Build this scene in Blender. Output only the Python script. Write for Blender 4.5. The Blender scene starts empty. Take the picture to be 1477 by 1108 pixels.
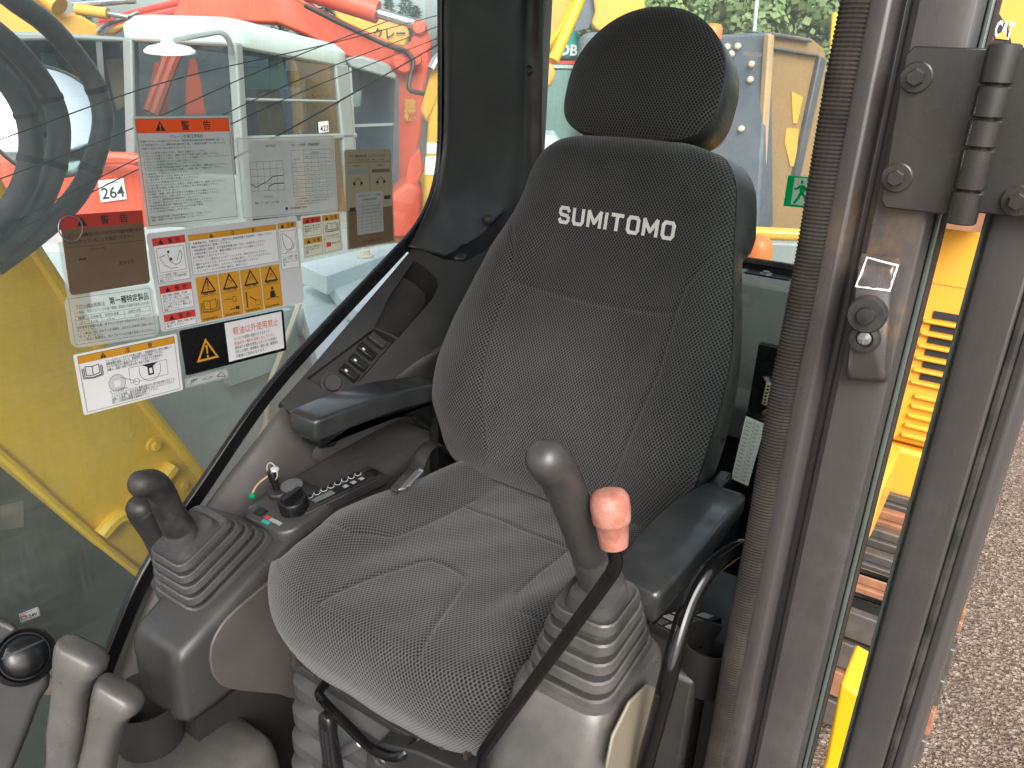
import bpy, bmesh, math, random
import numpy as np
from mathutils import Vector, Matrix
rnd = random.Random(7)
sc = bpy.context.scene
COL = sc.collection

# ---------------------------------------------------------------- camera
CAM = np.array([0.0, 0.0, 2.4]); FPX = 1110.0; PW, PH = 1477.0, 1108.0
YAW, PITCH, ROLL = math.radians(33), math.radians(22), math.radians(2.4)
FW = np.array([-math.sin(YAW)*math.cos(PITCH), math.cos(YAW)*math.cos(PITCH), -math.sin(PITCH)])
_r = np.array([math.cos(YAW), math.sin(YAW), 0.0]); _u = np.cross(_r, FW)
RT = _r*math.cos(ROLL)+_u*math.sin(ROLL); UP = _u*math.cos(ROLL)-_r*math.sin(ROLL)
cd = bpy.data.cameras.new('camera'); cam = bpy.data.objects.new('camera', cd); COL.objects.link(cam)
cd.sensor_width = 36.0; cd.lens = FPX/PW*36.0; cd.clip_start = 0.02; cd.clip_end = 600.0
cam.matrix_world = Matrix(((RT[0], UP[0], -FW[0], CAM[0]), (RT[1], UP[1], -FW[1], CAM[1]), (RT[2], UP[2], -FW[2], CAM[2]), (0, 0, 0, 1)))
sc.camera = cam

# ---------------------------------------------------------------- sky, sun, exposure
SUN_EL, SUN_AZ = math.radians(41), math.radians(140)     # azimuth from +Y towards +X
w = bpy.data.worlds.new('World'); sc.world = w; w.use_nodes = True
nt = w.node_tree; bg = nt.nodes['Background']
sky = nt.nodes.new('ShaderNodeTexSky'); sky.sky_type = 'NISHITA'; sky.sun_disc = False
sky.sun_elevation = SUN_EL; sky.sun_rotation = SUN_AZ; sky.air_density = 1.0; sky.dust_density = 4.0; sky.ozone_density = 1.0
hs = nt.nodes.new('ShaderNodeHueSaturation'); hs.inputs['Saturation'].default_value = 0.42
nt.links.new(sky.outputs[0], hs.inputs['Color']); nt.links.new(hs.outputs[0], bg.inputs['Color'])
bg.inputs['Strength'].default_value = 0.15
sd = bpy.data.lights.new('sun', 'SUN'); so = bpy.data.objects.new('sun', sd); COL.objects.link(so)
sd.energy = 1.5; sd.angle = math.radians(40); sd.color = (1.0, 0.96, 0.9)
_sdir = Vector((math.sin(SUN_AZ)*math.cos(SUN_EL), math.cos(SUN_AZ)*math.cos(SUN_EL), math.sin(SUN_EL)))
so.rotation_euler = _sdir.to_track_quat('Z', 'Y').to_euler(); so.location = (0, 0, 20)
sc.view_settings.view_transform = 'Standard'; sc.view_settings.look = 'None'
sc.view_settings.exposure = 1.22; sc.view_settings.gamma = 1.0
sc.cycles.max_bounces = 10; sc.cycles.transparent_max_bounces = 24; sc.cycles.diffuse_bounces = 5; sc.cycles.glossy_bounces = 3
sc.cycles.caustics_reflective = False; sc.cycles.caustics_refractive = False

# ---------------------------------------------------------------- helpers
def V(*a): return np.array(a if len(a) > 1 else a[0], dtype=float)
def ray(x, y): return RT*(x-PW/2)/FPX-UP*(y-PH/2)/FPX+FW
def at(x, y, X=None, Y=None, Z=None, D=None, P=None, N=None):
    """A point of the place: where the sight line of a photo position meets a real plane."""
    d = ray(x, y)
    if X is not None: t = (X-CAM[0])/d[0]
    elif Y is not None: t = (Y-CAM[1])/d[1]
    elif Z is not None: t = (Z-CAM[2])/d[2]
    elif P is not None: t = ((V(P)-CAM)@V(N))/(d@V(N))
    else: t = D
    return CAM+d*t
def ats(pts, **k): return [at(p[0], p[1], **k) for p in pts]
def nrm(a): a = V(a); return a/(np.linalg.norm(a)+1e-12)
def smooth_path(pts, n=8):
    pts = [V(p) for p in pts]; out = []
    P = [2*pts[0]-pts[1]]+pts+[2*pts[-1]-pts[-2]]
    for i in range(1, len(P)-2):
        a, b, c, d = P[i-1:i+3]
        for k in range(n):
            t = k/n
            out.append(.5*((2*b)+(c-a)*t+(2*a-5*b+4*c-d)*t*t+(3*b-a-3*c+d)*t**3))
    out.append(pts[-1]); return out
def rrect(hx, hy, r, n=5, cx=0, cy=0):
    o = []
    for sx, sy, a0 in ((1, 1, 0), (-1, 1, 90), (-1, -1, 180), (1, -1, 270)):
        for k in range(n+1):
            a = math.radians(a0+90*k/n); o.append((cx+sx*(hx-r)+r*math.cos(a), cy+sy*(hy-r)+r*math.sin(a)))
    return o
def interp(x, xs, ys): return float(np.interp(x, xs, ys))
def cubic(xs, ys, x):
    """smooth monotone-ish interpolation"""
    xs = V(xs); ys = V(ys); m = np.gradient(ys, xs); x = np.clip(x, xs[0], xs[-1])
    i = np.clip(np.searchsorted(xs, x)-1, 0, len(xs)-2); h = xs[i+1]-xs[i]; t = (x-xs[i])/h
    return (2*t**3-3*t**2+1)*ys[i]+(t**3-2*t**2+t)*h*m[i]+(-2*t**3+3*t**2)*ys[i+1]+(t**3-t**2)*h*m[i+1]
def sst(x, a, b):
    t = np.clip((x-a)/(b-a), 0, 1); return t*t*(3-2*t)

class MB:
    def __init__(s): s.v = []; s.f = []; s.m = []; s.uv = {}
    def add(s, verts, faces, mi=0, uv=None):
        o = len(s.v); s.v += [tuple(float(c) for c in p) for p in verts]
        if uv is not None:
            for i, q in enumerate(uv): s.uv[o+i] = q
        s.f += [tuple(i+o for i in f) for f in faces]; s.m += [mi]*len(faces); return s
    def poly(s, pts, mi=0): return s.add(pts, [tuple(range(len(pts)))], mi)
    def prism(s, pts, vec, mi=0):
        n = len(pts); vec = V(vec); p = [V(q) for q in pts]
        return s.add(p+[q+vec for q in p], [tuple(range(n)), tuple(range(2*n-1, n-1, -1))]+[(i, i+n, (i+1) % n+n, (i+1) % n) for i in range(n)], mi)
    def box(s, c, size, ax=None, mi=0):
        c = V(c); A = [V(a) for a in (ax or ((1, 0, 0), (0, 1, 0), (0, 0, 1)))]; h = V(size)/2
        p = [c+A[0]*h[0]*i+A[1]*h[1]*j+A[2]*h[2]*k for k in (-1, 1) for j in (-1, 1) for i in (-1, 1)]
        return s.add(p, [(0, 2, 3, 1), (4, 5, 7, 6), (0, 1, 5, 4), (2, 6, 7, 3), (0, 4, 6, 2), (1, 3, 7, 5)], mi)
    def mm(s, a, b, mi=0): a, b = V(a), V(b); return s.box((a+b)/2, abs(b-a), None, mi)
    def loft(s, rings, closed=True, caps=(True, True), mi=0):
        n = len(rings[0]); v = [p for r in rings for p in r]; f = []
        for k in range(len(rings)-1):
            for i in range(n if closed else n-1):
                j = (i+1) % n; f.append((k*n+i, k*n+j, (k+1)*n+j, (k+1)*n+i))
        if closed and caps[0]: f.append(tuple(range(n-1, -1, -1)))
        if closed and caps[1]: f.append(tuple((len(rings)-1)*n+i for i in range(n)))
        return s.add(v, f, mi)
    def tube(s, path, r, n=10, mi=0, flat=1.0, closed=False):
        P = [V(p) for p in path]; m = len(P); R = list(r) if hasattr(r, '__len__') else [r]*m
        T = [nrm(P[min(i+1, m-1)]-P[max(i-1, 0)]) for i in range(m)]
        u = nrm(np.cross(T[0], (0.12, 0.31, 1.0) if abs(T[0][2]) < .9 else (1.0, .2, 0)))
        rings = []
        for i in range(m):
            u = nrm(u-T[i]*(u@T[i])); b = np.cross(T[i], u)
            rings.append([P[i]+(u*math.cos(2*math.pi*k/n)+b*flat*math.sin(2*math.pi*k/n))*R[i] for k in range(n)])
        return s.loft(rings, True, (True, True), mi)
    def lathe(s, prof, org, axis=(0, 0, 1), n=20, mi=0, sx=1.0):
        a = nrm(axis); u = nrm(np.cross(a, (0.0, 1.0, 0.05) if abs(a[1]) < .9 else (1.0, 0, 0))); b = np.cross(a, u)
        rings = [[V(org)+a*h+(u*sx*math.cos(2*math.pi*k/n)+b*math.sin(2*math.pi*k/n))*max(r, 1e-5) for k in range(n)] for r, h in prof]
        return s.loft(rings, True, (True, True), mi)
    def grid(s, rows, mi=0, uv=None):
        h, wd = len(rows), len(rows[0])
        return s.add([p for r in rows for p in r], [(j*wd+i, j*wd+i+1, (j+1)*wd+i+1, (j+1)*wd+i) for j in range(h-1) for i in range(wd-1)], mi,
                     [q for r in uv for q in r] if uv else None)
    def hexbolt(s, c, n, r, h, mi=0, washer=True):
        n = nrm(n)
        if washer: s.lathe([(r*1.75, 0), (r*1.75, h*.25), (r*1.6, h*.33), (r, h*.33)], c, n, 18, mi)
        s.lathe([(r, h*.3), (r, h*.92), (r*.86, h), (0, h)], c, n, 6, mi); return s
    def build(s, name, mats, parent=None, sharp=35, bevel=0, seg=2, recalc=True):
        me = bpy.data.meshes.new(name); off = V(parent.get('org', (0, 0, 0))) if parent else V(0, 0, 0)
        me.from_pydata([tuple(V(p)-off) for p in s.v], [], s.f)
        mats = mats if isinstance(mats, (list, tuple)) else [mats]
        for m in mats: me.materials.append(m)
        me.polygons.foreach_set('material_index', s.m)
        if s.uv:
            l = me.uv_layers.new(name='UVMap')
            vi = np.empty(len(me.loops), dtype=np.int32); me.loops.foreach_get('vertex_index', vi)
            l.data.foreach_set('uv', np.array([s.uv.get(int(i), (0, 0)) for i in vi], dtype=np.float32).ravel())
        if recalc:
            bm = bmesh.new(); bm.from_mesh(me); bmesh.ops.recalc_face_normals(bm, faces=bm.faces); bm.to_mesh(me); bm.free()
        me.polygons.foreach_set('use_smooth', [True]*len(me.polygons)); me.set_sharp_from_angle(angle=math.radians(sharp))
        o = bpy.data.objects.new(name, me); COL.objects.link(o)
        if parent: o.parent = parent; o['org'] = tuple(off)
        if bevel:
            b = o.modifiers.new('bevel', 'BEVEL'); b.width = bevel; b.segments = seg; b.limit_method = 'ANGLE'; b.angle_limit = math.radians(38)
        return o
def thing(name, label, cat, loc=(0, 0, 0), group=None):
    o = bpy.data.objects.new(name, None); COL.objects.link(o); o.location = tuple(float(c) for c in loc); o['org'] = tuple(float(c) for c in loc)
    o.empty_display_size = .05; return tag(o, label, cat, group)
def tag(o, label=None, cat=None, group=None, kind=None):
    if label: o['label'] = label
    if cat: o['category'] = cat
    if group: o['group'] = group
    if kind: o['kind'] = kind
    return o
def clone(o, loc, label=None, scale=1.0, rz=0.0):
    r = o.copy(); COL.objects.link(r); r.location = loc; r.scale = (scale,)*3; r.rotation_euler = (0, 0, rz)
    if label: r['label'] = label
    for ch in list(o.children):
        c = ch.copy(); COL.objects.link(c); c.parent = r
    return r
_tc = {}
def text_mesh(s, bold=0.0, res=2):
    """outline of a line of lettering as vertices and faces, height of a capital about 0.7"""
    k = (s, bold, res)
    if k not in _tc:
        cu = bpy.data.curves.new('lettering', 'FONT'); cu.body = s; cu.size = 1; cu.resolution_u = res; cu.offset = bold
        o = bpy.data.objects.new('lettering', cu); COL.objects.link(o)
        me = o.evaluated_get(bpy.context.evaluated_depsgraph_get()).to_mesh()
        vs = np.array([v.co[:2] for v in me.vertices]); fs = [tuple(p.vertices) for p in me.polygons]
        bpy.data.objects.remove(o); bpy.data.curves.remove(cu); _tc[k] = (vs, fs)
    return _tc[k]

# ---------------------------------------------------------------- materials
class NT:
    def __init__(s, name):
        s.m = bpy.data.materials.new(name); s.m.use_nodes = True; s.t = s.m.node_tree; s.b = s.t.nodes['Principled BSDF']; s.out = s.t.nodes['Material Output']
    def n(s, ty, **k):
        x = s.t.nodes.new(ty)
        for a, b in k.items():
            if hasattr(x, a) and a != 'inputs': setattr(x, a, b)
        return x
    def l(s, a, b): s.t.links.new(a, b)
    def val(s, node, **k):
        for a, b in k.items(): node.inputs[a].default_value = b
        return node
    def coord(s, which='Object'): return s.n('ShaderNodeTexCoord').outputs[which]
    def noise(s, scale, detail=4, rough=.55, vec=None, stretch=None):
        x = s.n('ShaderNodeTexNoise'); x.inputs['Scale'].default_value = scale; x.inputs['Detail'].default_value = detail; x.inputs['Roughness'].default_value = rough
        vec = vec or s.coord()
        if stretch:
            mp = s.n('ShaderNodeMapping'); mp.inputs['Scale'].default_value = stretch; s.l(vec, mp.inputs[0]); vec = mp.outputs[0]
        s.l(vec, x.inputs['Vector']); return x.outputs['Fac']
    def ramp(s, fac, stops):
        x = s.n('ShaderNodeValToRGB'); e = x.color_ramp.elements
        while len(e) < len(stops): e.new(.5)
        for q, (p, c) in zip(e, stops): q.position = p; q.color = (c, c, c, 1) if not hasattr(c, '__len__') else (*c[:3], 1)
        s.l(fac, x.inputs[0]); return x.outputs[0]
    def mix(s, fac, a, b, mode='MIX'):
        x = s.n('ShaderNodeMix', data_type='RGBA', blend_type=mode)
        for i, q in ((0, fac), (6, a), (7, b)):
            if hasattr(q, 'is_linked'): s.l(q, x.inputs[i])
            elif i == 0: x.inputs[i].default_value = q
            else: x.inputs[i].default_value = (*q[:3], 1)
        return x.outputs[2]
    def math(s, op, a, b=0.0, c=0.0):
        x = s.n('ShaderNodeMath', operation=op)
        for i, q in enumerate((a, b, c)):
            if hasattr(q, 'is_linked'): s.l(q, x.inputs[i])
            else: x.inputs[i].default_value = q
        return x.outputs[0]
    def bump(s, h, strength=.3, dist=.001):
        x = s.n('ShaderNodeBump'); x.inputs['Strength'].default_value = strength; x.inputs['Distance'].default_value = dist; s.l(h, x.inputs['Height']); s.l(x.outputs[0], s.b.inputs['Normal']); return x
def mat(name, col, rough=.5, metal=0.0, var=.18, vs=6.0, bump=0.0, bs=350.0, bd=.0006, dust=0.0, dcol=(.30, .27, .23), ds=5.0, streak=0.0, spec=.5, coat=0.0, stretch=None):
    t = NT(name); b = t.b; col = V(col)
    c = t.mix(t.noise(vs, 5, stretch=stretch), tuple(np.clip(col*(1-var), 0, 1)), tuple(np.clip(col*(1+var), 0, 1)))
    if dust: c = t.mix(t.ramp(t.noise(ds, 7, .68), ((.42, 0), (.75, dust))), c, dcol)
    if streak: c = t.mix(t.ramp(t.noise(9, 6, .7, stretch=(6, 6, .35)), ((.5, 0), (.8, streak))), c, dcol)
    t.l(c, b.inputs['Base Color'])
    rv = t.ramp(t.noise(vs*3, 5), ((.3, max(rough-.1, .04)), (.7, min(rough+.12, 1)))); t.l(rv, b.inputs['Roughness'])
    b.inputs['Metallic'].default_value = metal; b.inputs['Specular IOR Level'].default_value = spec; b.inputs['Coat Weight'].default_value = coat; b.inputs['Coat Roughness'].default_value = .12
    if bump: t.bump(t.noise(bs, 3), bump, bd)
    return t.m
def fabric(name, light, dark, hole=.355, pitch=.0055):
    t = NT(name); uv = t.coord('UV'); dist = []
    for sh in (0.0, .5):
        mp = t.n('ShaderNodeMapping'); mp.inputs['Scale'].default_value = (1/pitch, 1/(pitch*1.45), 1); mp.inputs['Location'].default_value = (sh, sh, 0); t.l(uv, mp.inputs[0])
        fr = t.n('ShaderNodeVectorMath', operation='FRACTION'); t.l(mp.outputs[0], fr.inputs[0])
        su = t.n('ShaderNodeVectorMath', operation='SUBTRACT'); t.l(fr.outputs[0], su.inputs[0]); su.inputs[1].default_value = (.5, .5, 0)
        ml = t.n('ShaderNodeVectorMath', operation='MULTIPLY'); t.l(su.outputs[0], ml.inputs[0]); ml.inputs[1].default_value = (1, 1.25, 0)
        le = t.n('ShaderNodeVectorMath', operation='LENGTH'); t.l(ml.outputs[0], le.inputs[0]); dist.append(le.outputs['Value'])
    d = t.math('MINIMUM', dist[0], dist[1])
    k = t.ramp(d, ((hole-.13, 0), (hole+.06, 1)))
    wear = t.ramp(t.noise(7, 5), ((.35, .82), (.7, 1.18)))
    c = t.mix(k, dark, light); c = t.mix(1.0, c, wear, 'MULTIPLY')
    lint = t.ramp(t.noise(42, 8, .75), ((.66, 0), (.78, .25))); c = t.mix(lint, c, (.33, .31, .28))
    t.l(c, t.b.inputs['Base Color']); t.b.inputs['Roughness'].default_value = .85; t.b.inputs['Specular IOR Level'].default_value = .25
    t.b.inputs['Sheen Weight'].default_value = .25; t.b.inputs['Sheen Roughness'].default_value = .5
    h = t.math('ADD', t.math('MULTIPLY', k, 1.0), t.math('MULTIPLY', t.noise(900, 2), .5))
    t.bump(h, .55, .0012); return t.m
def dirty_glass(name, haze, hcol, tint=(.92, .97, .96), stretch=(1, 40, 40), gloss=.06, rot=0.0):
    t = NT(name); t.t.nodes.remove(t.b)
    tr = t.n('ShaderNodeBsdfTransparent'); tr.inputs[0].default_value = (*tint, 1)
    tl = t.n('ShaderNodeBsdfTranslucent'); tl.inputs[0].default_value = (*hcol, 1); df = t.n('ShaderNodeBsdfDiffuse'); df.inputs[0].default_value = (*hcol, 1)
    gl = t.n('ShaderNodeBsdfGlossy'); gl.inputs['Roughness'].default_value = .03; gl.inputs[0].default_value = (1, 1, 1, 1)
    sc1 = t.ramp(t.noise(260, 3, .7, stretch=(1, 1, .02)), ((.42, 0), (.72, 1.0))); sc2 = t.ramp(t.noise(300, 3, .7, stretch=(1, .02, 1)), ((.42, 0), (.72, 1.0))); cl = t.noise(3.2, 6, .65)
    f = t.math('ADD', t.math('MULTIPLY', t.math('ADD', sc1, sc2), haze*.75), t.math('MULTIPLY', t.math('SUBTRACT', cl, .5), haze*3.0))
    f = t.math('ADD', f, haze*.50); f.node.use_clamp = True
    hz = t.n('ShaderNodeMixShader'); hz.inputs[0].default_value = .35; t.l(tl.outputs[0], hz.inputs[1]); t.l(df.outputs[0], hz.inputs[2])
    a = t.n('ShaderNodeMixShader'); t.l(f, a.inputs[0]); t.l(tr.outputs[0], a.inputs[1]); t.l(hz.outputs[0], a.inputs[2])
    lw = t.n('ShaderNodeFresnel'); lw.inputs[0].default_value = 1.35
    g = t.n('ShaderNodeMixShader'); t.l(t.math('MULTIPLY', lw.outputs[0], gloss*10), g.inputs[0]); g.inputs[0].default_value = gloss
    t.l(a.outputs[0], g.inputs[1]); t.l(gl.outputs[0], g.inputs[2]); t.l(g.outputs[0], t.out.inputs[0]); return t.m
def film(name, col, alpha):
    """clear or printed plastic film: part of the light passes, part is scattered"""
    t = NT(name); t.t.nodes.remove(t.b)
    tr = t.n('ShaderNodeBsdfTransparent'); tr.inputs[0].default_value = (.95, .97, .95, 1); tl = t.n('ShaderNodeBsdfTranslucent'); df = t.n('ShaderNodeBsdfDiffuse')
    c = t.mix(t.noise(22, 6, .7), tuple(V(col)*.86), tuple(np.clip(V(col)*1.12, 0, 1)))
    t.l(c, tl.inputs[0]); t.l(c, df.inputs[0])
    h = t.n('ShaderNodeMixShader'); h.inputs[0].default_value = .6; t.l(tl.outputs[0], h.inputs[1]); t.l(df.outputs[0], h.inputs[2])
    a = t.n('ShaderNodeMixShader'); a.inputs[0].default_value = alpha; t.l(tr.outputs[0], a.inputs[1]); t.l(h.outputs[0], a.inputs[2]); t.l(a.outputs[0], t.out.inputs[0]); return t.m

M = {}
M['fabric'] = fabric('seat_fabric', (.080, .077, .077), (.0040, .0040, .0045))
M['insert'] = fabric('seat_insert_fabric', (.092, .088, .087), (.006, .006, .0065))
M['vinyl'] = mat('black_vinyl', (.030, .031, .031), .32, bump=.35, bs=900, var=.12)
M['armvinyl'] = mat('armrest_vinyl', (.022, .024, .025), .36, bump=.25, bs=1100, var=.15, dust=.08, ds=14, coat=.5)
M['dark'] = mat('charcoal_plastic', (.022, .022, .022), .42, bump=.3, bs=1300, var=.1, dust=.10, ds=7, dcol=(.2, .18, .155))
M['lilac'] = mat('grey_brown_plastic', (.078, .070, .067), .5, bump=.25, bs=1400, var=.07, dust=.12, ds=6)
M['grey'] = mat('grey_plastic', (.044, .043, .042), .34, bump=.2, bs=1200, var=.1, dust=.12, ds=8, dcol=(.2, .18, .155))
M['ledge'] = mat('pale_ledge_plastic', (.22, .23, .225), .3, bump=.1, bs=1200, var=.1)
M['lightgrey'] = mat('worn_grey_plastic', (.070, .068, .064), .33, bump=.2, bs=900, var=.28, vs=11, dust=.22, ds=9)
M['boot'] = mat('rubber_boot', (.058, .058, .059), .34, bump=.12, bs=700, var=.12, dust=.14, ds=10, dcol=(.2, .18, .155))
M['bootl'] = mat('dusty_rubber_boot', (.054, .054, .053), .36, bump=.12, bs=700, var=.14, dust=.22, ds=12)
M['rubber'] = mat('black_rubber', (.016, .016, .016), .55, bump=.2, bs=500, dust=.2, ds=20)
M['black'] = mat('black_paint', (.008, .008, .009), .28, var=.1)
M['tubeblack'] = mat('gloss_black_tube', (.003, .003, .0032), .05, var=.1, spec=.42, dust=.012, ds=40, dcol=(.2, .19, .18))
M['pillar'] = mat('grey_brown_pillar_paint', (.054, .051, .050), .32, var=.2, vs=4, dust=.22, ds=5, dcol=(.13, .115, .11), streak=.3, coat=.25)
def pillar_mat():
    t = NT('grey_brown_pillar_paint'); b = t.b; co = t.coord()
    c = t.mix(t.noise(3.0, 6, .65, stretch=(9, 9, .8)), (.034, .032, .032), (.072, .067, .066))
    c = t.mix(t.ramp(t.noise(5, 6, .7), ((.52, 0), (.72, .7))), c, (.095, .086, .080))
    c = t.mix(t.ramp(t.noise(14, 5, .7, stretch=(7, 7, .12)), ((.60, 0), (.70, .55))), c, (.022, .022, .024))
    c = t.mix(t.ramp(t.noise(60, 4, .8, stretch=(4, 4, .10)), ((.70, 0), (.76, .6))), c, (.22, .21, .20))
    for p, r in (((.478, -.008, 1.085), .055), ((.470, -.012, 1.19), .03), ((.502, -.014, 1.02), .03)):
        su = t.n('ShaderNodeVectorMath', operation='SUBTRACT'); t.l(co, su.inputs[0]); su.inputs[1].default_value = p
        le = t.n('ShaderNodeVectorMath', operation='LENGTH'); t.l(su.outputs[0], le.inputs[0])
        k = t.math('MULTIPLY', t.ramp(le.outputs['Value'], ((r*.25, .42), (r, 0))), t.ramp(t.noise(55, 5, .7), ((.42, 0), (.62, 1))))
        c = t.mix(k, c, (.20, .115, .045))
    t.l(c, b.inputs['Base Color']); t.l(t.ramp(t.noise(6, 6, .7, stretch=(5, 5, .8)), ((.3, .16), (.7, .46))), b.inputs['Roughness']); b.inputs['Coat Weight'].default_value = .2; b.inputs['Coat Roughness'].default_value = .15
    t.bump(t.noise(30, 4, stretch=(1, 1, .3)), .25, .0012); return t.m
M['pillar'] = pillar_mat()
M['pillardark'] = mat('dark_pillar_paint', (.045, .043, .044), .3, var=.16, dust=.2, ds=8, streak=.3, coat=.25)
M['hinge'] = mat('dark_hinge_steel', (.019, .019, .019), .30, var=.2, streak=.12, dust=.10, ds=20, coat=.35, dcol=(.14, .10, .06))
M['seal'] = mat('ribbed_seal_rubber', (.017, .015, .013), .8, spec=.2, dust=.3, ds=11, dcol=(.10, .08, .062))
M['chrome'] = mat('chrome', (.75, .75, .76), .16, 1.0, var=.06)
M['steel'] = mat('dull_steel', (.34, .33, .32), .4, .8, var=.2, dust=.3, ds=40)
M['zinc'] = mat('yellow_zinc_screw', (.55, .47, .25), .35, .8)
M['rust'] = mat('rusty_rail', (.045, .034, .027), .7, .2, var=.5, vs=40)
M['pink'] = mat('faded_pink_knob', (.33, .115, .082), .62, var=.12, vs=30, bump=.3, bs=600, dust=.6, ds=60, dcol=(.52, .33, .27))
M['white'] = mat('white_plastic', (.72, .73, .70), .5, var=.05)
M['stitch'] = mat('white_embroidery', (.68, .66, .63), .8, var=.2, vs=300, bump=.6, bs=800)
M['screen'] = mat('grey_display', (.13, .16, .15), .2, var=.1)
M['printgrey'] = mat('print_grey', (.34, .34, .32), .5)
M['ink'] = mat('black_ink', (.018, .018, .02), .6, var=.05)
M['inkgrey'] = mat('grey_ink', (.09, .095, .10), .6, var=.1)
M['red'] = mat('red_print', (.62, .045, .03), .5, var=.06)
M['orangered'] = mat('orange_red_print', (.95, .10, .012), .5, var=.05)
M['darkred'] = mat('dark_red_print', (.38, .035, .025), .5, var=.12)
M['amber'] = mat('amber_print', (.62, .29, .02), .5, var=.08)
M['stickerwhite'] = mat('sticker_white', (.80, .80, .80), .45, var=.04, dust=.1, ds=16)
M['stickergrey'] = mat('sticker_grey', (.62, .62, .63), .45, var=.06, dust=.12, ds=12)
M['stickercream'] = mat('sticker_cream', (.72, .70, .57), .5, var=.06)
M['clear'] = film('clear_film', (.80, .85, .84), .50)
M['clear2'] = film('milky_film', (.90, .93, .90), .36)
M['brownfilm'] = film('browned_film', (.24, .165, .11), .93)
M['beigefilm'] = film('beige_film', (.46, .40, .29), .9)
M['greenprint'] = film('green_film', (.0, .50, .16), .97); M['whitefilm'] = film('white_film', (.85, .87, .85), .9); M['tanpanel'] = mat('tan_side_plastic', (.20, .175, .13), .5, var=.08, dust=.15)
M['sideglass'] = dirty_glass('scratched_side_glass', .058, (.72, .79, .81), gloss=.03)
M['rearglass'] = dirty_glass('dusty_rear_glass', .09, (.78, .84, .84), gloss=.03)
M['cleanglass'] = dirty_glass('door_glass', .04, (.7, .8, .75), tint=(.90, .95, .93), gloss=.06)
M['glassedge'] = mat('green_glass_edge', (.075, .095, .085), .15, var=.3, vs=30)
def yellow(name, col, **k): return mat(name, col, .45, var=.1, vs=3, dust=.35, ds=4, streak=.25, dcol=(.30, .20, .08), **k)
M['boom'] = mat('boom_yellow_paint', (.76, .44, .006), .42, var=.1, vs=3, dust=.16, ds=4, streak=.15, dcol=(.34, .24, .08))
M['yellow'] = mat('machine_yellow_paint', (.66, .36, .05), .45, var=.1, vs=2, dust=.25, ds=3)
M['catyellow'] = mat('counterweight_yellow', (.72, .36, .035), .35, var=.06, vs=2, dust=.12, ds=4)
M['orange'] = mat('machine_orange_paint', (.64, .075, .032), .45, var=.12, vs=2, dust=.2, ds=3, streak=.25, dcol=(.5, .3, .22))
M['roofwhite'] = mat('white_cab_roof', (.47, .56, .525), .4, var=.05, dust=.1)
M['cabframe'] = mat('cab_frame_grey', (.22, .25, .24), .45, var=.1, dust=.2)
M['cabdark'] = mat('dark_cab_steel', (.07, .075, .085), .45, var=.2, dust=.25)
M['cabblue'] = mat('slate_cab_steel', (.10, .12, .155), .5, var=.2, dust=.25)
M['cabglass'] = dirty_glass('neighbour_cab_glass', .025, (.4, .46, .48), tint=(.60, .68, .70), gloss=.08)
M['amberglass'] = film('brown_tinted_glass', (.52, .34, .17), .80)
M['mint'] = mat('mint_sheet', (.30, .58, .47), .6, var=.05)
M['tan'] = mat('tan_board', (.45, .30, .16), .7, var=.2)
M['teal'] = mat('teal_paint', (.03, .36, .32), .4, var=.08)
M['tealdull'] = mat('dull_teal_steel', (.16, .27, .25), .5, var=.25, vs=3)
M['deck'] = mat('blue_grey_deck', (.44, .52, .535), .42, var=.14, vs=5, dust=.35, ds=5, dcol=(.60, .62, .59), streak=.15)
M['cream'] = mat('cream_bolt', (.55, .50, .38), .5, var=.15)
M['hose'] = mat('dusty_hose', (.060, .065, .070), .5, var=.3, dust=.6, ds=9, dcol=(.22, .225, .22))
M['undershade'] = mat('grimy_dark_steel', (.035, .038, .032), .7, var=.5, vs=4, dust=.4, ds=5, dcol=(.09, .095, .075))  # dark olive tone carries the shade below the boom in its colour
M['trackdark'] = mat('track_steel', (.11, .105, .10), .5, .5, var=.5, vs=15, dust=.5, ds=9, dcol=(.24, .17, .12))
M['trackrust'] = mat('rusty_track_steel', (.28, .13, .07), .7, .1, var=.4, vs=20)
M['concrete'] = mat('pale_block', (.45, .40, .33), .8, var=.2)
M['needle'] = mat('dark_needles', (.045, .085, .045), .7, var=.5, vs=2)
M['leafm'] = mat('pale_leaves', (.17, .24, .09), .7, var=.5, vs=1)
M['bark'] = mat('bark', (.09, .065, .045), .9, var=.3)
M['gore'] = mat('orange_plastic', (.90, .20, .035), .4, var=.05)
M['wire'] = mat('black_wire', (.012, .013, .014), .5)
M['mirror'] = mat('mirror_face', (.62, .66, .67), .03, 1.0, var=.02)
M['lampwhite'] = mat('white_disc', (.82, .84, .80), .45, var=.03)

def gravel_mat():
    t = NT('gravel'); co = t.coord()
    vo = t.n('ShaderNodeTexVoronoi'); vo.inputs['Scale'].default_value = 70; t.l(co, vo.inputs['Vector'])
    v2 = t.n('ShaderNodeTexVoronoi'); v2.inputs['Scale'].default_value = 170; t.l(co, v2.inputs['Vector'])
    sep = t.n('ShaderNodeSeparateColor'); t.l(vo.outputs['Color'], sep.inputs[0])
    c = t.ramp(sep.outputs[0], ((0, (.080, .056, .040)), (.5, (.19, .140, .102)), (.85, (.27, .21, .16)), (1, (.38, .33, .27))))
    c = t.mix(t.ramp(t.noise(.9, 6), ((.4, 0), (.7, .55))), c, (.115, .080, .055))
    t.l(c, t.b.inputs['Base Color']); t.b.inputs['Roughness'].default_value = .9
    t.bump(t.math('ADD', vo.outputs['Distance'], t.math('MULTIPLY', v2.outputs['Distance'], .5)), .9, .012); return t.m
M['gravel'] = gravel_mat()
M['pebble'] = mat('pebbles', (.26, .20, .15), .9, var=.6, vs=14)
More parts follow.
